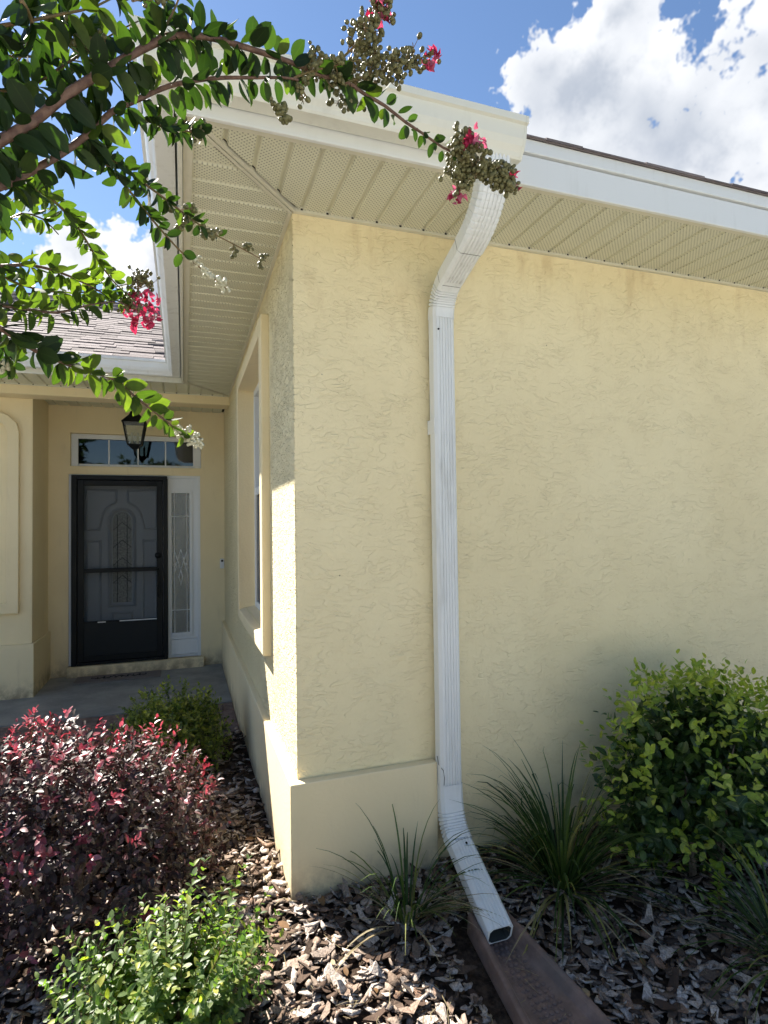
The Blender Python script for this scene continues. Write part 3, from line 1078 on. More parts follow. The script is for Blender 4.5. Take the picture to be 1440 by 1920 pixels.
def sweep(path, name, parent, mat='white_aluminium', ribs=True, sc=None, xs=None, shell=False):
    """path = list of (y,z); outward normal is the path tangent turned to the front"""
    P = [Vector((0, *q)) for q in path]
    rings = []
    for i, p in enumerate(P):
        t = (P[min(i + 1, len(P) - 1)] - P[max(0, i - 1)]).normalized()
        n = Vector((0, -t.z, t.y)) if t.z >= 0 else Vector((0, t.z, -t.y))
        if t.z < 0: n = Vector((0, t.z, -t.y))
        s = sc[i] if sc else 1.0
        pr = dprofile(s, ribs)
        rings.append([(CX + (xs[i] if xs else 0) + a, p.y + n.y * b, p.z + n.z * b) for a, b in pr])
    m = MB()
    m.loft(rings, True, False)
    if shell:
        r2 = []
        for i, p in enumerate(P):
            t = (P[min(i + 1, len(P) - 1)] - P[max(0, i - 1)]).normalized()
            n = Vector((0, t.z, -t.y)) if t.z < 0 else Vector((0, -t.z, t.y))
            pr = dprofile((sc[i] if sc else 1.0) * .85, False)
            r2.append([(CX + (xs[i] if xs else 0) + a, p.y + n.y * b, p.z + n.z * b) for a, b in pr])
        m.loft([rings[-1], r2[-1]], True, False)
        o = m.build(name, mat, parent)
        inn = MB(); inn.loft(r2, True, False); inn.build('pipe_inner_shade', 'pipe_shade_dark', pipe)  # inner wall coloured dark to imitate shade inside the pipe
        return o
    return m.build(name, mat, parent)


def bez(p0, p1, p2, n):
    return [tuple((1 - t) ** 2 * Vector(p0) + 2 * t * (1 - t) * Vector(p1) + t * t * Vector(p2)) for t in np.linspace(0, 1, n)]


YC = -.051
def crimped(ctrl, crimps, big, depth, half=.010):
    """bezier elbow path with narrow V crimps at the given parameters; returns path and ring scales"""
    ts = {0.0: big, 1.0: big}
    for t in np.linspace(0, 1, 13): ts[round(float(t), 4)] = big
    for c in crimps:
        for t in list(ts):
            if abs(t - c) < half * 1.2 and 0 < t < 1: del ts[t]
        ts[c - half] = big; ts[c] = big - depth; ts[c + half] = big
    keys = sorted(ts)
    p0, p1, p2 = map(Vector, ctrl)
    return [tuple((1 - t) ** 2 * p0 + 2 * t * (1 - t) * p1 + t * t * p2) for t in keys], [ts[t] for t in keys]


def seam(ctrl_t, name='seam'):
    """thin dark line where one piece laps over the next"""
    y0, z0, ty, tz, k = ctrl_t
    t = Vector((0, ty, tz)).normalized(); n = Vector((0, -t.z, t.y)) if t.z >= 0 else Vector((0, t.z, -t.y))
    m = MB()
    m.loft([[(CX + a * k, y0 + t.y * e_ + n.y * b * k, z0 + t.z * e_ + n.z * b * k) for a, b in dprofile(1.0, False)] for e_ in (-.0012, .0012)], True, False)
    m.build(name, 'kick_metal', pipe)


pipe = sweep([(YC, .335), (YC, 2.525)], 'downspout', house)
# lower of the two top elbows
e1, sc = crimped([(YC, 2.50), (YC, 2.615), (YC - .12, 2.655)], [.26 + .075 * q for q in range(7)], 1.04, .15, .014)
sweep(e1, 'elbow', pipe, ribs=False, sc=sc)
sweep([(YC - .10, 2.6485), (YC - .31, 2.7185)], 'offset_pipe', pipe, sc=[1.075, 1.075])
seam((YC - .101, 2.6488, -.3, .1, 1.082))
e2, sc = crimped([(YC - .285, 2.71), (YC - .485, 2.777), (YC - .495, 2.955)], [.2 + .07 * q for q in range(9)], 1.13, .05, .011)
sweep(e2, 'elbow', pipe, ribs=True, sc=sc)
seam((YC - .286, 2.7103, -.3, .1, 1.14))
# bottom
e3, sc = crimped([(YC, .375), (YC, .19), (YC - .105, .150)], [.40 + .065 * q for q in range(7)], 1.05, .12, .013)
sweep(e3, 'elbow', pipe, ribs=False, sc=sc)
sweep([(YC - .075, .1615), (YC - .488, .018)], 'outlet_pipe', pipe, ribs=True, shell=True, sc=[1.0, 1.0], xs=[.0, -.030])
# screws and seams
for y_, z_, a_ in ((YC - .0405, .285, .012), (YC - .150, .177, .008), (YC - .0395, 2.44, -.032)):
    MB().tube([(CX + a_, y_ + .002, z_), (CX + a_, y_ - .004, z_)], .0042, 8).build('screw', 'black_metal', pipe)
seam((YC, .374, 0, 1, 1.046))
# wall strap
MB().box(CX - HWD - .0035, CX - HWD - .0012, -.080, -.004, 1.965, 2.03).build('strap', 'white_aluminium', pipe)
# thin cable beside the pipe
pts = [(.622, -.054, .50), (.626, -.058, .465), (.633, -.094, .45), (.636, -.098, .42), (.634, -.097, .385)]
MB().tube(pts, .0016, 5).build('wire', 'kick_metal', pipe)

# ---- roof
RZ = FT + .003
SL = .5
def roofz_front(y): return RZ + SL * (y + OY + .03)
roof = MB()
e = .035
A = (-OX - e, -OY - e)
h1 = 3.8
ridge = RZ + SL * h1
def slab(pts):
    m0 = [(p[0], p[1], p[2]) for p in pts]
    roof.poly(m0); roof.poly([(a, b, c - .006) for a, b, c in m0][::-1])
    for i in range(len(m0)):
        p, q = m0[i], m0[(i + 1) % len(m0)]
        roof.quad(p, q, (q[0], q[1], q[2] - .006), (p[0], p[1], p[2] - .006))
slab([(A[0], A[1], RZ), (XR + .3, A[1], RZ), (XR + .3, A[1] + h1, ridge), (A[0] + h1, A[1] + h1, ridge)])
yv = YPF - e
slab([(A[0], A[1], RZ), (A[0] + h1, A[1] + h1, ridge), (A[0] + h1, yv + h1, ridge), (A[0], yv, RZ)])
slab([(XL, yv, RZ), (A[0], yv, RZ), (A[0] + h1, yv + h1, ridge), (XL, yv + h1, ridge)])
slab([(XL, yv + h1, ridge), (XR + .3, yv + h1, ridge), (XR + .3, yv + 2 * h1, RZ), (XL, yv + 2 * h1, RZ)])
slab([(A[0] + h1, A[1] + h1, ridge), (XR + .3, A[1] + h1, ridge), (XR + .3, yv + h1, ridge), (A[0] + h1, yv + h1, ridge)])
roof = roof.build('roof', 'asphalt_shingle', house)
# shingles on the porch slope: individual tabs near, one mass further up
nrm = Vector((0, -SL, 1)).normalized(); up = Vector((0, 1, SL)).normalized()
expo = .143
SV = []; SF = []; SR = []
count = 0
for cidx in range(29):
    s0 = cidx * expo
    base = Vector((0, yv - .012, RZ + .002)) + up * s0
    xmax = A[0] + max(0, (base.y - yv)) - .01
    x = -2.9 + random.uniform(0, .2)
    while x < min(xmax, 1.2):
        w = random.choice((.14, .18, .22, .3, .34))
        xe = min(x + w, xmax)
        th = random.choice((.007, .008, .013, .014))
        corners = []
        for (u_, v_, hh) in ((x, 0, th), (xe - .003, 0, th), (xe - .003, expo * 1.15, th * .35), (x, expo * 1.15, th * .35)):
            corners.append((u_, *(base + up * v_ + nrm * hh)[1:]))
        low = [(c_[0], *(Vector(c_) - nrm * th)[1:]) for c_ in corners]
        vis = x > -2.45 and xe < -.5 and cidx < 22
        fc = [(0, 1, 2, 3), (0, 4, 5, 1), (1, 5, 6, 2), (3, 7, 4, 0)]
        if vis and count < 290 and xe - x > .03:
            b_ = MB(); b_.v = corners + low; b_.f = list(fc)
            b_.build('shingle', 'asphalt_shingle', roof); count += 1
        elif xe - x > .01:
            k0 = len(SV); SV += corners + low; SF += [tuple(k0 + q for q in f_) for f_ in fc]; SR += [random.random()] * 8
        x = xe + .0
        if xe >= xmax: break
o = raw('shingle_field', SV, SF, 'asphalt_shingle', roof, smooth=False, attrs={'rnd': SR}); o['kind'] = 'stuff'
# shingle edge above the front fascia: a few tabs overhanging
x = XE - 1.3
while x < 3.4:
    w = random.uniform(.16, .34)
    t = random.choice((.003, .004, .008))
    MB().prism([(-OY - e - .006, RZ - .003), (-OY - e - .006, RZ + t), (-OY + .15, RZ + t + .093), (-OY + .15, RZ + .08)], 0, x, x + w - .003).build('shingle', 'asphalt_shingle', roof)
    x += w

# ------------------------------------------------------------------ porch things
lan = empty('porch_lantern', (-.945, 4.15, 2.455), 'black lantern with clear glass hanging from the porch ceiling', 'lantern')
def lan_sq(r0, z0, r1, z1, n=4):
    return [[(r * math.cos(PI / n + 2 * PI * i / n), r * math.sin(PI / n + 2 * PI * i / n), z) for i in range(n)] for r, z in ((r0, z0), (r1, z1))]
m = MB()
m.loft(lan_sq(.172, .225, .165, .24)); m.loft(lan_sq(.16, .24, .075, .31)); m.loft(lan_sq(.075, .31, .055, .345, 4)); m.loft(lan_sq(.055, .345, .02, .37))
m.build('roof_cap', 'black_metal', lan)
m = MB(); m.loft(lan_sq(.09, -.012, .10, .0)); m.loft(lan_sq(.03, -.05, .085, -.012)); m.tube([(0, 0, -.075), (0, 0, -.05)], .012, 8)
m.build('base', 'black_metal', lan)
for i in range(4):
    a = PI / 4 + i * PI / 2
    m = MB(); m.tube([(.095 * math.cos(a), .095 * math.sin(a), 0), (.152 * math.cos(a), .152 * math.sin(a), .228)], .009, 6)
    m.build('frame_bar', 'black_metal', lan)
m = MB(); m.loft(lan_sq(.086, 0.001, .146, .226), cap=False); m.build('glass', 'lantern_glass', lan)
m = MB()
for sx in (-.03, .03): m.tube([(sx, 0, 0), (sx, 0, .08), (sx, 0, .1), (sx, 0, .13)], [.012, .012, .014, .004], 8)
m.build('candle_bulb', 'pale_bud', lan, smooth=True)
m = MB(); m.tube([(0, 0, .37), (0, 0, HS - 2.455 - .016)], .008, 8); m.tube([(0, 0, HS - 2.455 - .03), (0, 0, HS - 2.455 - .004)], .055, 14)
m.build('hanging_rod', 'black_metal', lan)

db = empty('doorbell', (-.032, YD, 1.14), 'small white doorbell with a black button on the wall right of the door', 'doorbell')
MB().box(-.025, .022, -.03, -.001, -.055, .06).build('housing', 'white_paint', db, bevel=.008)
MB().tube([(-.002, -.029, .035), (-.002, -.034, .035)], .014, 14).build('button', 'black_metal', db)

mat_o = empty('doormat', (-1.12, YD - .25, PF), 'flat grey doormat with dark script lettering on the porch before the step', 'doormat')
MB().box(-.42, .42, -.14, .14, .001, .014).build('mat', 'doormat_fibre', mat_o, bevel=.004)
m = MB()
rs = random.Random(4)
x = -.26
for w in range(9):
    pts = []
    for t in np.linspace(0, 2 * PI, 11):
        pts.append((x + .028 * t / PI - .018 * math.sin(t) * 1.2, .0 + .035 * math.sin(t * (1 + (w % 2) * .5) + w) + rs.uniform(-.008, .008), .0165))
    m.tube(pts, .0045, 5); x += .058
m.build('lettering', 'rubber_dark', mat_o)

# splash block under the downspout outlet
sp_o = empty('splash_block', (.640, -.47, gz(.607, -.53)), 'brown terracotta plastic splash block under the downspout outlet', 'splash block')
DIRV = Vector((.05, -1)).normalized(); SIDE = Vector((-DIRV.y, DIRV.x))
rings = []; inner = []
NL = 14
for i in range(NL):
    s = i / (NL - 1)
    L_ = -.06 + s * .66
    hw = .062 + .078 * s
    rimh = .072 * (1 - .45 * s)
    c = DIRV * L_ + Vector((.02 * (1 - s), 0))
    prof = [(-hw - .022, 0.0), (-hw - .014, rimh), (-hw - .002, rimh + .004), (-hw + .010, rimh - .004), (-hw + .026, .028 - .008 * s), (-hw * .4, .018 - .006 * s), (hw * .4, .018 - .006 * s),
            (hw - .026, .028 - .008 * s), (hw - .010, rimh - .004), (hw + .002, rimh + .004), (hw + .014, rimh), (hw + .022, 0.0)]
    rings.append([(c.x + SIDE.x * q, c.y + SIDE.y * q, z - .065 * s * .5) for q, z in prof])
m = MB(); m.loft(rings, True, True)
m.build('trough', 'terracotta_plastic', sp_o, smooth=False, bevel=.004)
c0 = Vector((.02, 0)) + DIRV * -.06
m = MB()
bw = .08
q = [c0 + SIDE * -bw, c0 + SIDE * bw, c0 + SIDE * bw + DIRV * .014, c0 + SIDE * -bw + DIRV * .014]
m.prism([(p.x, p.y) for p in q], 2, .0, .068); m.build('back_wall', 'terracotta_plastic', sp_o, bevel=.004)
# raised pebble studs moulded into the bed
m = MB()
for i in range(16):
    for j in range(-3, 4):
        L_ = .05 + i * .026; s = (L_ + .06) / .66
        off = (j + (i % 2) * .5) * .021
        if abs(off) > .062: continue
        c = Vector((.02 * (1 - s), 0)) + DIRV * L_ + SIDE * off
        z = .0185 - .006 * s - .065 * s * .5
        m.loft([[(c.x + r * math.cos(a), c.y + r * math.sin(a), z + hh) for a in np.linspace(0, 2 * PI, 7)[:-1]] for r, hh in ((.0105, -.002), (.009, .003), (.005, .0045))], True, True)
m.build('studs', 'terracotta_plastic', sp_o, smooth=True)
#VEG#
# ------------------------------------------------------------------ foliage tools
def leaf_template(width=.5, fold=.16, curl=.18, power=1.0, st=6, wave=0.0):
    """unit leaf along +Y: vertices (left, mid, right) per station"""
    V, M = [], []
    for i in range(st):
        t = i / (st - 1)
        w = width * .5 * (math.sin(PI * min(1, .06 + t * .94) ** power) ** .68 if 0 < t < 1 else .06)
        if t == 1: w = .002
        z = -curl * t * t
        wv = wave * math.sin(t * 9)
        V += [(-w, t, z + fold * w * 2 + wv), (0, t, z), (w, t, z + fold * w * 2 - wv)]
        M += [0, 1, 0]
    F = []
    for i in range(st - 1):
        a = i * 3
        F += [(a, a + 1, a + 4, a + 3), (a + 1, a + 2, a + 5, a + 4)]
    return np.array(V, np.float32), np.array(F, np.int32), np.array(M, np.float32)


def frames(D, N):
    """orthonormal frames: side, dir, normal"""
    D = D / np.linalg.norm(D, axis=1, keepdims=True)
    Sd = np.cross(D, N); ln = np.linalg.norm(Sd, axis=1, keepdims=True)
    Sd = np.where(ln < 1e-3, np.array([[1, 0, 0]]), Sd / np.maximum(ln, 1e-6))
    return Sd, D, np.cross(Sd, D)


def leaves(root, P, D, N, S, mat, tmpls, n_obj=300, name='leaf', order=None, stuff='foliage'):
    """the n_obj first leaves in `order` become leaf objects, the rest one mass"""
    P, D, N, S = map(lambda a: np.asarray(a, np.float64), (P, D, N, S))
    base = np.array(root.location)
    Sd, Dn, Nn = frames(D, N)
    n = len(P)
    if order is None:
        order = np.argsort(np.linalg.norm(P - np.array(CAM), axis=1))
    pick = set(int(q) for q in order[:n_obj])
    meshes = []
    for V, F, M in tmpls:
        me = bpy.data.meshes.new(name)
        me.from_pydata([tuple(map(float, v)) for v in V], [], [tuple(map(int, f)) for f in F])
        me.polygons.foreach_set('use_smooth', [True] * len(me.polygons))
        a = me.attributes.new('mid', 'FLOAT', 'POINT'); a.data.foreach_set('value', M)
        me.materials.append(MATS[mat]); meshes.append(me)
    rest = []
    for i in range(n):
        if i in pick:
            o = bpy.data.objects.new(name, meshes[i % len(meshes)])
            COL.objects.link(o); o.parent = root
            s, d, nn, k, p = Sd[i], Dn[i], Nn[i], S[i], P[i] - base
            o.matrix_basis = Matrix(((s[0] * k, d[0] * k, nn[0] * k, p[0]), (s[1] * k, d[1] * k, nn[1] * k, p[1]),
                                     (s[2] * k, d[2] * k, nn[2] * k, p[2]), (0, 0, 0, 1)))
        else:
            rest.append(i)
    if rest:
        rest = np.array(rest)
        VV, FF, MM, RR = [], [], [], []
        off = 0
        for ti, (V, F, M) in enumerate(tmpls):
            idx = rest[rest % len(tmpls) == ti]
            if not len(idx): continue
            w = (V[None, :, 0, None] * Sd[idx][:, None] + V[None, :, 1, None] * Dn[idx][:, None] + V[None, :, 2, None] * Nn[idx][:, None]) * S[idx][:, None, None] + (P[idx] - base)[:, None]
            VV.append(w.reshape(-1, 3)); k = len(V)
            FF.append((F[None] + (np.arange(len(idx)) * k)[:, None, None]).reshape(-1, 4) + off)
            MM.append(np.tile(M, len(idx))); RR.append(np.repeat(RNG.random(len(idx)), k))
            off += len(idx) * k
        o = raw(stuff, np.concatenate(VV), np.concatenate(FF), mat, root, True, {'mid': np.concatenate(MM), 'rnd': np.concatenate(RR)})
        o['kind'] = 'stuff'


def unit(v): return v / np.linalg.norm(v)


def rv(s=1.0): return RNG.normal(size=3) * s


def mound(root, center, radii, n_shoot, per, size, mat, tmpls, n_obj, shell=(.62, 1.0), lump=.16, up=.5, spread=.6, cut=0.0, newmat=None, newfrac=0.0, newsize=1.0, seed=1, shoot_len=.10, ymax=None, zmin=-.05, newth=.86, newout=.35, dmin=-.25):
    """dense shrub: shoots start inside a lumpy ellipsoid and carry leaves towards its skin"""
    c = np.array(center); r = np.array(radii)
    A = dict(P=[], D=[], N=[], S=[], out=[]); Bn = dict(P=[], D=[], N=[], S=[], out=[])
    tocam = unit(np.array(CAM) - c)
    for _ in range(n_shoot):
        d = unit(rv()); 
        if d[2] < dmin: d[2] = abs(d[2])
        q = d * 2.1
        l = 1 + lump * mnoise.noise(Vector((q[0] + seed * 7, q[1], q[2]))) * 2.0 + lump * .6 * mnoise.noise(Vector((q[0] * 2.5, q[1] * 2.5 + seed, q[2] * 2.5)))
        f = RNG.uniform(*shell) ** .7
        tip = c + d * r * l * f
        if tip[2] < zmin + .02 or (ymax is not None and tip[1] > ymax): continue
        ax = unit(d / r * r.mean() * spread + np.array([0, 0, up]) + rv(.3))
        isnew = newmat is not None and f > newth and RNG.random() < newfrac * (1.0 if d[2] > .1 else .45) * (1.6 if d[2] > .6 else 1)
        T = Bn if isnew else A
        sl = shoot_len * RNG.uniform(.6, 1.3)
        k = per if not isnew else max(4, per - 1)
        if isnew: tip = tip + ax * sl * newout
        for j in range(k):
            t = j / max(1, k - 1)
            p = tip - ax * sl * (1 - t) + rv(.004)
            side = unit(np.cross(ax, rv()))
            ld = unit(side * (1.0 - .45 * t) + ax * (.35 + .75 * t))
            T['P'].append(p); T['D'].append(ld); T['N'].append(unit(ax * .8 + np.array([0, 0, .5]) + rv(.25) - ld * .2))
            T['S'].append(size * RNG.uniform(.65, 1.2) * (newsize if isnew else 1) * (1 - .3 * t))
            T['out'].append(f * .9 + .35 * np.dot(d, tocam) + .2 * d[2])
    def emit(T, m, n, nm, st):
        if len(T['P']): leaves(root, T['P'], T['D'], T['N'], T['S'], m, tmpls, n, nm, np.argsort(-np.array(T['out'])), st)
    nb = min(len(Bn['P']), n_obj // 2)
    emit(A, mat, n_obj - nb, 'leaf', 'foliage')
    if newmat: emit(Bn, newmat, nb, 'new_leaf', 'new_foliage')


def woody(root, center, top_r, n, h, r0, mat='twig_bark', name='stem', base_spread=.08):
    bx = np.array(root.location)
    for _ in range(n):
        a = RNG.uniform(0, 2 * PI); q = RNG.uniform(.3, 1)
        p0 = np.array([math.cos(a) * base_spread, math.sin(a) * base_spread, -.02])
        p3 = np.array([math.cos(a) * top_r[0] * q, math.sin(a) * top_r[1] * q, h * RNG.uniform(.65, .95)])
        pts = [tuple(p0 * (1 - t) + p3 * t + np.array([0, 0, .06 * math.sin(PI * t)]) + rv(.012) * (0 < t < 1)) for t in np.linspace(0, 1, 6)]
        MB().tube(pts, [r0 * (1 - .75 * t) for t in np.linspace(0, 1, 6)], 6).build(name, mat, root, smooth=True)


T_OVAL = [leaf_template(.52, .12, .14), leaf_template(.48, .2, .28, wave=.01), leaf_template(.56, .06, .04)]
T_CRAPE = [leaf_template(.60, .10, .10, 1.0, 8), leaf_template(.56, .16, .22, 1.0, 8, .012), leaf_template(.62, .06, -.06, 1.0, 8, .01), leaf_template(.5, .26, .26, 1.0, 8)]
T_LORO = [leaf_template(.50, .16, .2, .95), leaf_template(.44, .1, .3, .9, wave=.015), leaf_template(.54, .22, .08)]
T_POINT = [leaf_template(.42, .2, .15, .85), leaf_template(.46, .1, .25, .85)]

# ------------------------------------------------------------------ shrubs
lor = empty('loropetalum_shrub', (-.95, .27, 0), 'large rounded purple and pink leaved shrub in the sunny bed at left', 'shrub')
mound(lor, (-.98, .27, .02), (.73, .56, .75), 1900, 8, .040, 'loropetalum_leaf', T_LORO, 300, (.62, 1.0), .07, .4, .8, newmat='loropetalum_new', newfrac=.22, newth=.91, newout=.12, newsize=.95, seed=3, shoot_len=.075)
woody(lor, None, (.4, .35), 9, .5, .012)
sprig_pts = [(-.14, .16, .60), (-.135, .165, .66), (-.128, .17, .72), (-.12, .17, .765)]
MB().tube(sprig_pts, [.003, .003, .0025, .001], 5).build('stem', 'young_stem', lor)
P, D, N, Sz = [], [], [], []
for q in range(12):
    p = np.array(sprig_pts[0]) + (np.array(sprig_pts[3]) - np.array(sprig_pts[0])) * q / 11 + np.array(lor.location)
    P.append(p); D.append(np.array([math.cos(q * 2.4), math.sin(q * 2.4), .6])); N.append(np.array([0, 0, 1.]) + rv(.3)); Sz.append(.034 - .001 * q)
leaves(lor, P, D, N, Sz, 'loropetalum_new', T_LORO, 12, 'new_leaf')

hol = empty('holly_shrub', (-.54, 1.62, 0), 'small rounded dark green shrub in shade beside the porch walk', 'shrub')
mound(hol, (-.54, 1.64, .05), (.41, .36, .47), 1150, 7, .036, 'holly_leaf', T_OVAL, 220, (.5, 1.0), .14, .8, .6, seed=9, shoot_len=.08)
woody(hol, None, (.22, .2), 6, .35, .009)

vib = empty('viburnum_shrub', (1.72, -.36, gz(1.7, -.36)), 'glossy green shrub with yellow green new shoots against the right wall', 'shrub')
mound(vib, (1.84, -.38, .36), (.57, .33, .49), 1500, 6, .062, 'viburnum_leaf', T_OVAL, 300, (.3, .97), .16, .35, .8, newmat='viburnum_new', newfrac=.70, newth=.80, newout=.6, newsize=.80, seed=5, shoot_len=.11, ymax=-.03, zmin=.0, dmin=-.85)
woody(vib, None, (.34, .2), 11, .62, .011, base_spread=.13)

lig = empty('mint_green_shrub', (-.5, -.5, gz(-.5, -.5)), 'low loose light green leafy plant in the sunny front corner of the bed', 'plant')
P, D, N, Sz = [], [], [], []
bl = np.array(lig.location)
for q in range(170):
    a = RNG.uniform(0, 2 * PI); rr = math.sqrt(RNG.random())
    b0 = bl + np.array([.12 * rr * math.cos(a), .10 * rr * math.sin(a), 0])
    hh = RNG.uniform(.15, .39) * (1.15 - .35 * rr)
    if RNG.random() < .1: hh *= 1.25
    tip = bl + np.array([.37 * rr * math.cos(a) - .0, .27 * rr * math.sin(a), hh])
    pts = []
    for t in np.linspace(0, 1, 7):
        p = b0 * (1 - t) + tip * t; p[2] = bl[2] + hh * (t ** .75); pts.append(p)
    if q < 60: MB().tube([tuple(p - bl) for p in pts], [.003 * (1 - .6 * t) for t in np.linspace(0, 1, 7)], 5).build('stem', 'young_stem', lig)
    for j in range(11):
        t = .22 + .78 * j / 10
        k = t * 6; i0 = min(5, int(k)); p = pts[i0] + (pts[i0 + 1] - pts[i0]) * (k - i0)
        ax = unit(pts[i0 + 1] - pts[i0]); side = unit(np.cross(ax, rv()))
        for sg in (-1, 1):
            ld = unit(side * sg + ax * (.15 + .8 * t) + rv(.15))
            P.append(p); D.append(ld); N.append(unit(ax + np.array([0, 0, .5]) + rv(.25))); Sz.append(RNG.uniform(.028, .050) * (1.1 - .5 * t))
leaves(lig, P, D, N, Sz, 'light_leaf', T_OVAL, 300)

# little sprout by the right edge
spr = empty('seedling', (1.60, -.66, gz(1.6, -.66)), 'small bright green seedling in shaded mulch below the right shrub', 'plant')
P, D, N, Sz = [], [], [], []
bs = np.array(spr.location)
for q in range(3):
    top = bs + np.array([.02 * (q - 1), .01 * q, .10 + .03 * q])
    MB().tube([(0, 0, -.01), tuple((top - bs) * .6), tuple(top - bs)], [.003, .0025, .002], 5).build('stem', 'young_stem', spr)
    for j in range(7):
        a = j * 2.4 + q; P.append(top - np.array([0, 0, .012 * j * .8])); D.append(np.array([math.cos(a), math.sin(a), .35])); N.append(np.array([0, 0, 1.]) + rv(.2)); Sz.append(RNG.uniform(.035, .055))
leaves(spr, P, D, N, Sz, 'viburnum_new', T_POINT, 100)


# ------------------------------------------------------------------ liriope clumps
def blade_obj(root, p0, azim, lean, length, width, mat, droop):
    n = 9
    d = np.array([math.cos(azim), math.sin(azim)])
    pts = []; ang = lean; x = 0.0; z = 0.0
    for i in range(n):
        pts.append((x, z)); ang += droop * (i / n) ** .8
        stp = length / (n - 1); x += math.sin(ang) * stp; z += math.cos(ang) * stp
    s = np.array([-d[1], d[0]])
    V, F, M = [], [], []
    tw = RNG.normal() * .5
    for i, (x, z) in enumerate(pts):
        t = i / (n - 1)
        w = width * .5 * min(1, .55 + t * 2.2) * (1 - t ** 3.2)
        if t == 1: w = .0004
        zz = max(p0[2] + z, gz(p0[0], p0[1]) + .012 + .006 * t)
        c = np.array([p0[0] + d[0] * x, p0[1] + d[1] * x, zz])
        if c[1] > -.006: c[1] = -.006
        so = np.array([s[0], s[1], tw * t * .4]) * w
        V += [c - so, c - np.array([0, 0, w * .25]), c + so]; M += [0, .4, 0]
    for i in range(n - 1):
        a = i * 3; F += [(a, a + 1, a + 4, a + 3), (a + 1, a + 2, a + 5, a + 4)]
    b = np.array(root.location)
    return raw('blade', np.array(V) - b, F, mat, root, True, {'mid': M})


def clump(name, loc, label, n, lmin, lmax, dry, az=None, seed=0, width=.0075, upright=.45):
    z = gz(*loc)
    root = empty(name, (loc[0], loc[1], z), label, 'grass', 'grassy clumps along the wall')
    for i in range(n):
        a = RNG.uniform(0, 2 * PI) if az is None else RNG.normal(az[0], az[1])
        r = .05 * math.sqrt(RNG.random())
        p0 = (loc[0] + r * math.cos(a), loc[1] + r * math.sin(a), z - .005)
        u_ = RNG.random()
        lean = .06 + (1 - upright) * u_ * 1.15
        dr = RNG.uniform(.30, .85)
        isdry = RNG.random() < dry
        if isdry: lean = RNG.uniform(.8, 1.3); dr = RNG.uniform(.2, .4)
        blade_obj(root, p0, a, lean, RNG.uniform(lmin, lmax) * (1.1 - .25 * u_), width * RNG.uniform(.6, 1.2), 'dry_blade' if isdry else 'grass_blade', dr * .55)
    m = MB()
    for i in range(7):
        a = i * 1.0; m.v and None
    MB().tube([(0, 0, -.03), (0, 0, .02), (0, 0, .05)], [.045, .04, .012], 9).build('crown', 'dry_blade', root)
    return root


clump('liriope_clump', (.375, -.29), 'strappy green and straw grass clump in front of the plinth left of the downspout', 62, .24, .50, .25, width=.0085, upright=.42)
clump('liriope_clump', (1.08, -.33), 'dense dark green grass clump against the wall right of the downspout', 230, .36, .64, .10, width=.011, upright=.0)
clump('liriope_clump', (1.62, -.92), 'grass clump at the right edge, partly cut off, below the shrub', 130, .34, .60, .08, width=.010, upright=.0)

# trailing straw blades lying over the splash block, rooted in the small clump
tr_root = [o for o in bpy.data.objects if o.name == 'liriope_clump'][0]
for i in range(26):
    a = RNG.normal(-.72, .28)
    blade_obj(tr_root, (.41 + RNG.normal() * .02, -.31 + RNG.normal() * .02, gz(.4, -.3) + .02), a, RNG.uniform(.75, 1.15), RNG.uniform(.22, .42), .005, 'dry_blade' if RNG.random() < .65 else 'grass_blade', RNG.uniform(.15, .3))

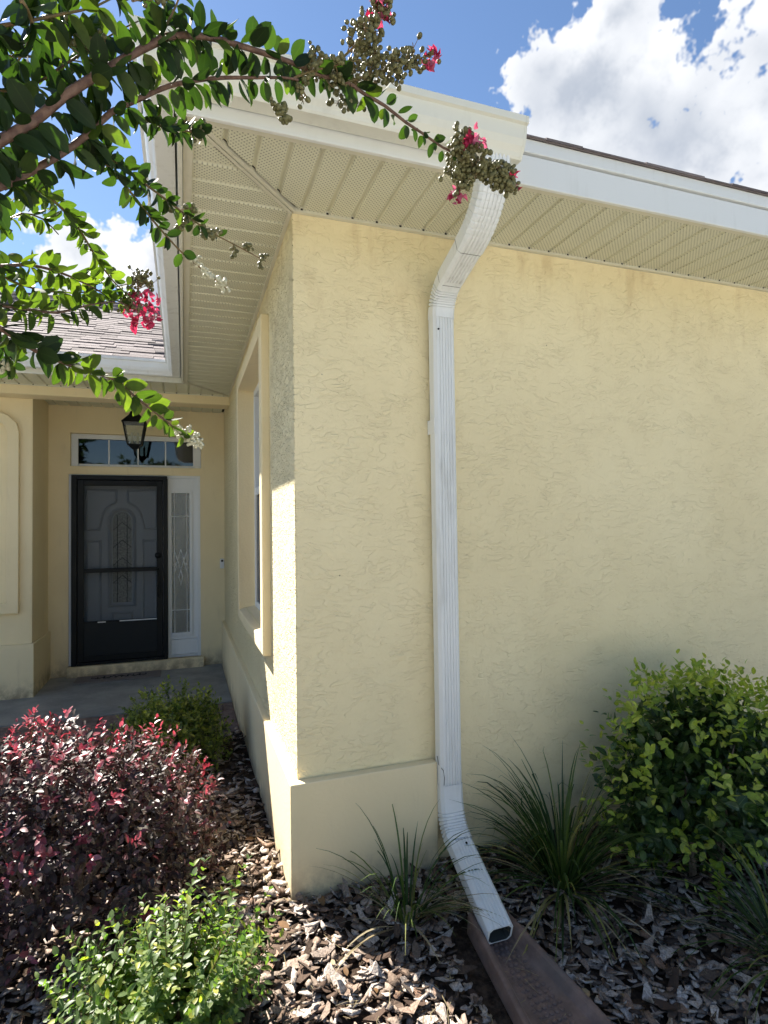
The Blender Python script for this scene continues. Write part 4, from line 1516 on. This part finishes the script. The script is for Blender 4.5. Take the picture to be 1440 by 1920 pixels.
# ------------------------------------------------------------------ bark mulch
def chip_mass():
    n = 19000
    X = RNG.uniform(-1.9, 2.9, n * 2); Y = RNG.uniform(-1.55, 2.12, n * 2)
    # more chips near the camera
    keep = RNG.random(n * 2) < np.clip(1.25 - .42 * (Y + .6), .25, 1)
    ok = keep & ~((X > -.05) & (Y > -.055) & (X < .63)) & ~((X >= .6) & (Y > -.012)) & ~((X < -.045) & (Y > 2.12))
    # keep the splash block clear
    rel = np.stack([X - .61, Y + .47], 1); al = rel @ np.array(DIRV); ac = rel @ np.array(SIDE)
    ok &= ~((al > -.10) & (al < .66) & (np.abs(ac) < .105 + .2 * np.clip(al, 0, 1)))
    X, Y = X[ok][:n], Y[ok][:n]; n = len(X)
    L = RNG.gamma(2.8, .0165, n) + .014; Wd = L * RNG.uniform(.16, .62, n); H = RNG.uniform(.0015, .0052, n)
    Wd = np.minimum(Wd, .036); L = np.minimum(L, .12)
    yaw = RNG.uniform(0, 2 * PI, n); pit = RNG.normal(0, .16, n); rol = RNG.normal(0, .22, n)
    G = np.array([gz(x, y) for x, y in zip(X, Y)])
    Z = G + RNG.uniform(-.004, .022, n) + np.abs(np.sin(pit)) * L * .22
    ang = np.linspace(0, 2 * PI, 7)[:-1]
    ring = np.stack([np.cos(ang) * np.array([1, .85, .85, 1, .85, .85]), np.sin(ang)], 1) * .5
    rad = RNG.uniform(.55, 1.15, (n, 6, 1))
    flat = ring[None] * rad * np.stack([Wd * 1.15, L], 1)[:, None]
    flat = flat[:, :, ::1]
    top = np.concatenate([flat, (H[:, None] * RNG.uniform(.25, 1.0, (n, 6)))[:, :, None]], 2)
    bot = np.concatenate([flat * .94, -(H[:, None] * RNG.uniform(.2, .6, (n, 6)))[:, :, None]], 2)
    v = np.concatenate([bot, top], 1)
    v[:, :, 2] += (v[:, :, 1] ** 2) * RNG.normal(0, 9, n)[:, None] + (v[:, :, 0] ** 2) * RNG.normal(0, 14, n)[:, None]
    cy, sy, cp, sp_, cr, sr = np.cos(yaw), np.sin(yaw), np.cos(pit), np.sin(pit), np.cos(rol), np.sin(rol)
    R = np.zeros((n, 3, 3))
    R[:, 0, 0] = cy * cr - sy * sp_ * sr; R[:, 0, 1] = -sy * cp; R[:, 0, 2] = cy * sr + sy * sp_ * cr
    R[:, 1, 0] = sy * cr + cy * sp_ * sr; R[:, 1, 1] = cy * cp; R[:, 1, 2] = sy * sr - cy * sp_ * cr
    R[:, 2, 0] = -cp * sr; R[:, 2, 1] = sp_; R[:, 2, 2] = cp * cr
    w = np.einsum('nij,nkj->nki', R, v) + np.stack([X, Y, Z], 1)[:, None]
    F = np.array([(3, 2, 1, 0), (0, 5, 4, 3), (6, 7, 8, 9), (9, 10, 11, 6)] + [(q, (q + 1) % 6, 6 + (q + 1) % 6, 6 + q) for q in range(6)])
    rel = np.stack([X, Y, Z], 1) - np.array(CAM)
    fz = rel @ np.array(_f); px = (rel @ np.array(_r)) / fz; py = (rel @ np.array(_u)) / fz
    vis = (fz > .2) & (np.abs(px) < .66) & (np.abs(py) < .88)
    hid = ((X + .96) / .7) ** 2 + ((Y - .28) / .62) ** 2 < 1
    score = L * Wd / fz ** 2 * vis * (~hid)
    pick = np.argsort(-score)[:300]
    msk = np.zeros(n, bool); msk[pick] = True
    for i in pick:
        c = w[i].mean(0)
        me = bpy.data.meshes.new('bark_chip'); me.from_pydata([tuple(map(float, q - c)) for q in w[i]], [], [tuple(map(int, f)) for f in F])
        me.materials.append(MATS['bark_chip'])
        o = bpy.data.objects.new('bark_chip', me); COL.objects.link(o); o.parent = mulch; o.location = c
    k = np.where(~msk)[0]
    V = w[k].reshape(-1, 3); FF = (F[None] + (np.arange(len(k)) * 12)[:, None, None]).reshape(-1, 4)
    o = raw('bark_mulch', V, FF, 'bark_chip', mulch, False, {'rnd': np.repeat(RNG.random(len(k)), 12)}); o['kind'] = 'stuff'
    # dry straws among the chips
    m = 700
    X = RNG.uniform(-.9, 2.4, m); Y = RNG.uniform(-1.4, .9, m)
    V = []; FF = []
    for x, y in zip(X, Y):
        if x > -.06 and y > -.06: continue
        a = RNG.uniform(0, PI); l = RNG.uniform(.02, .09); z = gz(x, y) + RNG.uniform(.016, .034); wd = RNG.uniform(.0008, .002)
        d = np.array([math.cos(a), math.sin(a), RNG.normal() * .12]); s = np.array([-d[1], d[0], 0]) * wd; p = np.array([x, y, z])
        b = len(V); bend = np.array([-d[1], d[0], .3]) * RNG.normal() * l * .12
        for t in (-.5, 0, .5):
            q = p + d * l * t + (bend if t == 0 else 0); V += [q - s, q + s + np.array([0, 0, .0008])]
        FF += [(b, b + 1, b + 3, b + 2), (b + 2, b + 3, b + 5, b + 4)]
    o = raw('dry_straw', V, FF, 'dry_blade', mulch, True); o['kind'] = 'stuff'


chip_mass()
P, D, N, Sz = [], [], [], []
for _ in range(110):
    x, y = RNG.uniform(-.9, 2.2), RNG.uniform(-1.3, .9)
    if (x > -.06 and y > -.06) or (abs(x - .61) < .2 and y < -.38): continue
    P.append((x, y, gz(x, y) + .026)); D.append((RNG.normal(), RNG.normal(), RNG.normal() * .15)); N.append((RNG.normal() * .3, RNG.normal() * .3, 1)); Sz.append(RNG.uniform(.025, .06))
leaves(mulch, P, D, N, Sz, 'dead_leaf', T_OVAL, 110, 'dead_leaf')

# ------------------------------------------------------------------ crape myrtle
tree = empty('crape_myrtle_tree', (-1.35, -1.35, gz(-1.35, -1.35)), 'crape myrtle with dark green leafy branches, seed heads and pink flowers overhead', 'tree')
TB = np.array(tree.location)
BR = {
    'b1':[(-0.71,-1.624,2.006),(-0.668,-1.615,2.052),(-0.64,-1.605,2.086),(-0.609,-1.602,2.126),(-0.577,-1.597,2.162),(-0.531,-1.583,2.217),(-0.492,-1.574,2.257),(-0.463,-1.567,2.282),(-0.408,-1.535,2.319),(-0.346,-1.506,2.341),(-0.273,-1.479,2.358),(-0.216,-1.458,2.366),(-0.161,-1.442,2.378),(-0.123,-1.426,2.377),(-0.075,-1.413,2.373),(-0.025,-1.397,2.362),(0.017,-1.384,2.357),(0.07,-1.372,2.345),(0.107,-1.372,2.337)],
    'b2':[(-0.716,-1.604,1.966),(-0.674,-1.589,2.004),(-0.623,-1.565,2.064),(-0.588,-1.552,2.11),(-0.555,-1.543,2.159),(-0.515,-1.531,2.199),(-0.473,-1.52,2.237),(-0.406,-1.502,2.279),(-0.345,-1.489,2.305),(-0.286,-1.486,2.322),(-0.261,-1.482,2.327)],
    'b3':[(-0.588,-1.552,2.11),(-0.564,-1.487,2.125),(-0.538,-1.433,2.136),(-0.499,-1.376,2.142),(-0.467,-1.34,2.14),(-0.408,-1.282,2.135),(-0.344,-1.239,2.131),(-0.284,-1.209,2.122)],
    'b4':[(-0.596,-1.55,2.105),(-0.568,-1.472,2.119),(-0.535,-1.417,2.108),(-0.498,-1.36,2.089),(-0.456,-1.306,2.071),(-0.409,-1.275,2.05),(-0.37,-1.24,2.039)],
    'b5':[(-0.674,-1.589,2.004),(-0.664,-1.514,2.042),(-0.654,-1.435,2.07),(-0.641,-1.37,2.08),(-0.629,-1.301,2.082),(-0.614,-1.228,2.071),(-0.591,-1.155,2.058),(-0.558,-1.104,2.045)],
    'b6':[(-0.779,-1.394,1.961),(-0.749,-1.341,1.989),(-0.717,-1.29,2.018),(-0.679,-1.234,2.034),(-0.636,-1.174,2.038),(-0.6,-1.135,2.032),(-0.567,-1.109,2.028)],
    'b7':[(-0.77,-1.424,1.899),(-0.742,-1.366,1.914),(-0.712,-1.31,1.93),(-0.675,-1.256,1.949),(-0.631,-1.208,1.986),(-0.588,-1.179,2.009)],
    'b8':[(-0.758,-1.463,1.865),(-0.728,-1.42,1.858),(-0.714,-1.394,1.853),(-0.693,-1.354,1.845),(-0.664,-1.316,1.84),(-0.623,-1.267,1.837),(-0.587,-1.231,1.836),(-0.552,-1.192,1.814),(-0.511,-1.153,1.787),(-0.471,-1.117,1.76),(-0.449,-1.104,1.742)],
    'b9':[(-0.755,-1.48,2.24),(-0.721,-1.455,2.271),(-0.669,-1.413,2.317),(-0.641,-1.388,2.34),(-0.615,-1.37,2.355)],
    'b10':[(-0.691,-1.692,2.12),(-0.653,-1.671,2.157),(-0.612,-1.646,2.201),(-0.564,-1.631,2.241),(-0.525,-1.624,2.283)],
    'b11':[(-0.723,-1.582,2.13),(-0.691,-1.544,2.159),(-0.663,-1.521,2.19),(-0.631,-1.508,2.233),(-0.588,-1.501,2.283),(-0.552,-1.492,2.326),(-0.521,-1.488,2.355)],
    'b12':[(-0.8,-1.326,2.052),(-0.761,-1.296,2.083),(-0.734,-1.272,2.119),(-0.705,-1.247,2.127),(-0.684,-1.215,2.116)],
    'b13':[(-0.492,-1.574,2.257),(-0.478,-1.572,2.287),(-0.463,-1.575,2.321),(-0.452,-1.585,2.348)],
    'p1':[(-0.216,-1.458,2.366),(-0.176,-1.46,2.405),(-0.139,-1.477,2.442),(-0.122,-1.488,2.477),(-0.11,-1.5,2.5)],
    'p2':[(-0.161,-1.442,2.378),(-0.108,-1.443,2.407),(-0.066,-1.448,2.427),(-0.029,-1.453,2.447),(0.002,-1.46,2.456)],
    'p0':[(-0.273,-1.479,2.327),(-0.241,-1.478,2.35),(-0.181,-1.478,2.38),(-0.141,-1.478,2.398)],
    'b14':[(-0.633,-1.708,2.16),(-0.628,-1.681,2.16),(-0.641,-1.649,2.148),(-0.663,-1.629,2.131)],
    'b15':[(-0.627,-1.565,2.306),(-0.613,-1.531,2.3),(-0.595,-1.505,2.303),(-0.568,-1.484,2.314)],
    'b16':[(-0.783,-1.21,1.898),(-0.78,-1.149,1.874),(-0.779,-1.134,1.857)],
    'b17':[(-0.522,-1.527,2.174),(-0.49,-1.471,2.202),(-0.457,-1.429,2.229),(-0.411,-1.39,2.26)],
    'b18':[(-0.804,-1.314,2.021),(-0.764,-1.252,2.005),(-0.732,-1.202,2.01),(-0.685,-1.155,2.025),(-0.63,-1.123,2.048),(-0.559,-1.098,2.085)],
}


def resample(pts, step):
    pts = [np.array(p) for p in pts]
    # Catmull-Rom through the points
    out = []
    for i in range(len(pts) - 1):
        p0, p1, p2, p3 = pts[max(0, i - 1)], pts[i], pts[i + 1], pts[min(len(pts) - 1, i + 2)]
        n = max(2, int(np.linalg.norm(p2 - p1) / step))
        for j in range(n):
            t = j / n
            out.append(.5 * ((2 * p1) + (-p0 + p2) * t + (2 * p0 - 5 * p1 + 4 * p2 - p3) * t * t + (-p0 + 3 * p1 - 3 * p2 + p3) * t ** 3))
    out.append(pts[-1])
    return out


trunk = [(-1.35, -1.35, -.12), (-1.33, -1.37, .4), (-1.28, -1.42, .9), (-1.2, -1.5, 1.35), (-1.08, -1.55, 1.6)]
MB().tube([tuple(np.array(p) - TB) for p in trunk], [.045, .04, .037, .032, .027], 12).build('trunk', 'crape_bark', tree, smooth=True)
for q, e_ in enumerate(((-1.55, -1.1), (-1.5, -1.7))):
    MB().tube([tuple(np.array(p) - TB) for p in ((-1.36, -1.35, -.1), (-1.45, (e_[1] - 1.35) / 2, .6), (e_[0] - .1, e_[1], 1.3), (e_[0] - .25, e_[1], 2.1))], [.035, .03, .026, .015], 10).build('trunk', 'crape_bark', tree, smooth=True)
hub = np.array((-1.08, -1.55, 1.6))
thick = {'b1': (.0072, .0022), 'b2': (.006, .0018), 'b8': (.0045, .0015), 'b6': (.004, .0013), 'b7': (.004, .0013), 'b5': (.0032, .0012)}
LP, LD, LN, LS, LK = [], [], [], [], []
for k_, pts in BR.items():
    r0, r1 = thick.get(k_, (.0028, .001))
    rs_ = resample(pts, .02)
    if k_ in ('b1', 'b2', 'b6', 'b7', 'b8', 'b9', 'b10', 'b11', 'b12', 'b18', 'b16'):
        s0 = rs_[0]; mid = hub * .45 + s0 * .55 + np.array([-.03, 0, .05])
        lead = resample([hub, mid, s0], .05)[:-1]
        MB().tube([tuple(p - TB) for p in lead + [s0]], [(r0 * 1.6) * (1 - t) + r0 * t for t in np.linspace(0, 1, len(lead) + 1)], 8).build('branch', 'crape_bark', tree, smooth=True)
    n = len(rs_)
    MB().tube([tuple(p - TB) for p in rs_], [r0 + (r1 - r0) * i / (n - 1) for i in range(n)], 8).build('branch', 'crape_bark' if r0 > .0038 else 'young_stem', tree, smooth=True)
    if k_.startswith('p'): continue
    # opposite leaves along the branch
    ln = 0.0; nxt = .01; flip = 0
    tot = sum(np.linalg.norm(rs_[i + 1] - rs_[i]) for i in range(n - 1))
    for i in range(n - 1):
        seg = rs_[i + 1] - rs_[i]; sl = np.linalg.norm(seg); tg = seg / max(sl, 1e-6)
        ln += sl
        while nxt < ln:
            f = nxt / tot
            if k_ in ('b3', 'b4') and f > .66:
                nxt += .03
                if f > .8: break
            p = rs_[i]
            upv = np.array([0, 0, 1.]) - tg * tg[2]; upv = unit(upv); sd = np.cross(tg, upv)
            flip += 1
            base_a = PI / 2 if flip % 2 else 0.35
            for sg in (0, PI):
                a = base_a + sg + RNG.normal() * .5
                d = upv * math.sin(a) + sd * math.cos(a) + tg * RNG.uniform(.15, .6) + np.array([0, 0, -.32])
                # blades keep near vertical, turned a little to the light
                nrm_ = unit(np.cross(d, tg) * (1 if sg else -1) + rv(.45) + np.array([-.2, .1, .4]))
                LP.append(p + unit(d) * r0 * .8); LD.append(d); LN.append(nrm_)
                s = RNG.uniform(.024, .047) * (1.0 if f < .85 else 1.0 - (f - .85) * 3)
                if k_ in ('b3', 'b4', 'b5', 'b12', 'b17'): s *= .72
                if k_ in ('b6', 'b7', 'b18', 'b9'): s *= .86
                LS.append(max(.02, s)); LK.append(k_ in ('b6', 'b7', 'b9', 'b18', 'b5', 'b12') or (k_ == 'b8' and f > .35))
            nxt += RNG.uniform(.007, .0125) * (1.7 if k_ == 'b1' and f > .6 else 1.0)
LK = np.array(LK); LP, LD, LN, LS = map(np.array, (LP, LD, LN, LS))
for kk, mt, no in ((~LK, 'crape_leaf', 190), (LK, 'crape_leaf_sunlit', 110)):
    big = LS[kk] / np.linalg.norm(LP[kk] - np.array(CAM), axis=1)
    leaves(tree, LP[kk], LD[kk], LN[kk], LS[kk], mt, T_CRAPE, no, order=np.argsort(-big))


def sphere_mass(C, Rr, name, mat, root, stretch=1.25):
    nu, nv = 7, 5
    V0 = [(0, 0, 1)]
    for i in range(1, nv):
        for j in range(nu):
            t, f_ = PI * i / nv, 2 * PI * j / nu
            V0.append((math.sin(t) * math.cos(f_), math.sin(t) * math.sin(f_), math.cos(t)))
    V0.append((0, 0, -1)); V0 = np.array(V0)
    F0 = []
    for j in range(nu): F0.append((0, 1 + j, 1 + (j + 1) % nu, 0))
    for i in range(nv - 2):
        for j in range(nu):
            a = 1 + i * nu; F0.append((a + j, a + nu + j, a + nu + (j + 1) % nu, a + (j + 1) % nu))
    last = len(V0) - 1; a = 1 + (nv - 2) * nu
    for j in range(nu): F0.append((a + j, last, a + (j + 1) % nu, a + j))
    V, F = [], []
    for c, r in zip(C, Rr):
        R = np.array(Matrix.Rotation(RNG.uniform(0, 2 * PI), 3, Vector(unit(rv()))))
        b = len(V)
        V += list((V0 * np.array([1, 1, stretch]) * r) @ R.T + c)
        for f_ in F0:
            f_ = list(dict.fromkeys(f_)); F.append(tuple(b + q for q in f_))
    me = bpy.data.meshes.new(name); me.from_pydata([tuple(map(float, v)) for v in V], [], F)
    me.polygons.foreach_set('use_smooth', [True] * len(me.polygons)); me.materials.append(MATS[mat])
    o = bpy.data.objects.new(name, me); COL.objects.link(o); o.parent = root; o['kind'] = 'stuff'
    return o


def panicle(axis, spread, n, rad, mat='seed_capsule', flowers=0, fpos=None, frad=.02, stems=True, stray=.25):
    """branched seed head along an axis polyline"""
    ax = resample(axis, .012)
    C, Rr = [], []
    st_ = MB()
    k = max(4, n // 7)
    for q in range(k):
        t = RNG.uniform(.05, 1.0); i = min(len(ax) - 2, int(t * (len(ax) - 1)))
        p = ax[i]; tg = unit(ax[i + 1] - ax[i])
        d = unit(rv() - tg * .2 + tg * .55); L_ = spread * (1.1 - .65 * t) * RNG.uniform(.5, 1.1)
        e = p + d * L_
        if stems: st_.tube([tuple(p - TB), tuple((p + e) / 2 + rv(.002) - TB), tuple(e - TB)], [.0012, .001, .0007], 4)
        for j in range(7):
            u_ = RNG.uniform(.35, 1.12); c = p + d * L_ * u_ + rv(spread * stray * .5)
            if stems: st_.tube([tuple(p + d * L_ * min(1, u_ * .85) - TB), tuple(c - TB)], [.0007, .0006], 3)
            C.append(c - TB); Rr.append(rad * RNG.uniform(.65, 1.15))
    if stems: o = st_.build('flower_stalk', 'young_stem', tree); o['kind'] = 'stuff'
    sphere_mass(C, Rr, 'seed_head', mat, tree)
    if flowers: petals(fpos if fpos is not None else ax[-1], frad, flowers)


def petals(c, rad, n):
    c = np.array(c)
    P = [c + unit(rv()) * rad * RNG.uniform(.2, 1) ** .5 for _ in range(n)]
    D = [unit((p - c) / rad + rv(.7)) for p in P]; N = [rv() for _ in P]
    T = [leaf_template(.95, .5, .5, 1, 6, .09), leaf_template(.8, -.4, -.5, 1, 6, .1)]
    leaves(tree, P, D, N, [RNG.uniform(.011, .019) for _ in P], 'pink_petal', T, 0, 'petal', stuff='flower_cluster')


panicle([(.09, -1.372, 2.34), (.13, -1.38, 2.325), (.165, -1.385, 2.31), (.20, -1.388, 2.295), (.225, -1.39, 2.286)], .052, 330, .0056, flowers=12, fpos=(.226, -1.392, 2.287), frad=.010)
panicle([(.09, -1.372, 2.34), (.115, -1.39, 2.352), (.135, -1.40, 2.352)], .042, 130, .0052, flowers=22, fpos=(.128, -1.41, 2.357), frad=.021)
panicle([(.11, -1.37, 2.33), (.12, -1.35, 2.30), (.122, -1.34, 2.275)], .037, 120, .0052, flowers=10, fpos=(.118, -1.335, 2.268), frad=.012)
panicle(BR['p1'] + [(-.10, -1.50, 2.54)], .062, 260, .0050, flowers=22, fpos=(-.115, -1.492, 2.483), frad=.020)
panicle(BR['p2'], .055, 230, .0050, flowers=18, fpos=(.006, -1.462, 2.452), frad=.011)
panicle(BR['p0'], .05, 110, .0048)
panicle(BR['b3'][4:], .032, 90, .0046); panicle(BR['b4'][4:], .026, 90, .0042, mat='pale_bud')
panicle([(-.30, -1.47, 2.29), (-.285, -1.462, 2.275), (-.275, -1.456, 2.262)], .022, 55, .0048)
panicle(BR['b17'][1:], .035, 60, .0042)
panicle([(-.558, -1.104, 2.045), (-.55, -1.09, 2.075), (-.53, -1.08, 2.11)], .05, 110, .0042)
panicle([(-.567, -1.109, 2.028), (-.545, -1.085, 2.034)], .03, 40, .0042, flowers=80, fpos=(-.538, -1.078, 2.033), frad=.040)
panicle([(-.46, -1.11, 1.75), (-.436, -1.097, 1.738), (-.415, -1.085, 1.728)], .022, 130, .0042, mat='pale_bud')
panicle([(-.785, -1.16, 1.88), (-.79, -1.14, 1.862)], .03, 90, .0045, mat='pale_bud')
panicle([(-.60, -1.60, 2.20), (-.575, -1.58, 2.225), (-.56, -1.57, 2.25)], .04, 70, .0042)
panicle([(-.52, -1.62, 2.27), (-.50, -1.61, 2.30)], .035, 60, .0042, mat='seed_capsule')

# ------------------------------------------------------------------ trees across the street (seen in the door glass)
def far_tree(seed):
    r_ = np.random.default_rng(seed)
    t0 = empty('street_tree', (0, 0, 0), 'broad green tree across the street, mirrored in the door glass', 'tree', 'trees across the street')
    MB().tube([(0, 0, -.2), (.1, 0, 1.5), (0, .1, 3.2), (.2, 0, 5)], [.28, .22, .17, .08], 9).build('trunk', 'twig_bark', t0, smooth=True)
    P, D, N, Sz = [], [], [], []
    for q in range(46):
        d = r_.normal(size=3); d /= np.linalg.norm(d)
        c = np.array([0, 0, 5.0]) + d * np.array([3.0, 3.0, 2.4]) * r_.uniform(.3, 1)
        for j in range(60):
            e_ = r_.normal(size=3); e_ /= np.linalg.norm(e_)
            P.append(c + e_ * 1.0 * r_.random() ** .4); D.append(e_ + r_.normal(size=3) * .6); N.append(r_.normal(size=3)); Sz.append(r_.uniform(.35, .7))
    leaves(t0, P, D, N, Sz, 'crape_leaf', [leaf_template(.6, .1, .1, 1, 3)], 0, stuff='crown')
    for o in t0.children:
        if o.name.startswith('crown'): del o['kind']
    return t0


ft = far_tree(5)
spots = [(-15, -26), (-8.5, -24), (-2.5, -27), (3.2, -25), (9.5, -27.5), (15.5, -24), (-21, -22)]
for i, (x, y) in enumerate(spots):
    if i == 0:
        r0_ = ft
    else:
        r0_ = ft.copy(); COL.objects.link(r0_)
        for ch in list(ft.children):
            c_ = ch.copy(); COL.objects.link(c_); c_.parent = r0_
    r0_.location = (x, y, -.11); r0_.rotation_euler = (0, 0, i * 1.3); k_ = 1 + .18 * math.sin(i * 2.2); r0_.scale = (k_, k_, k_)
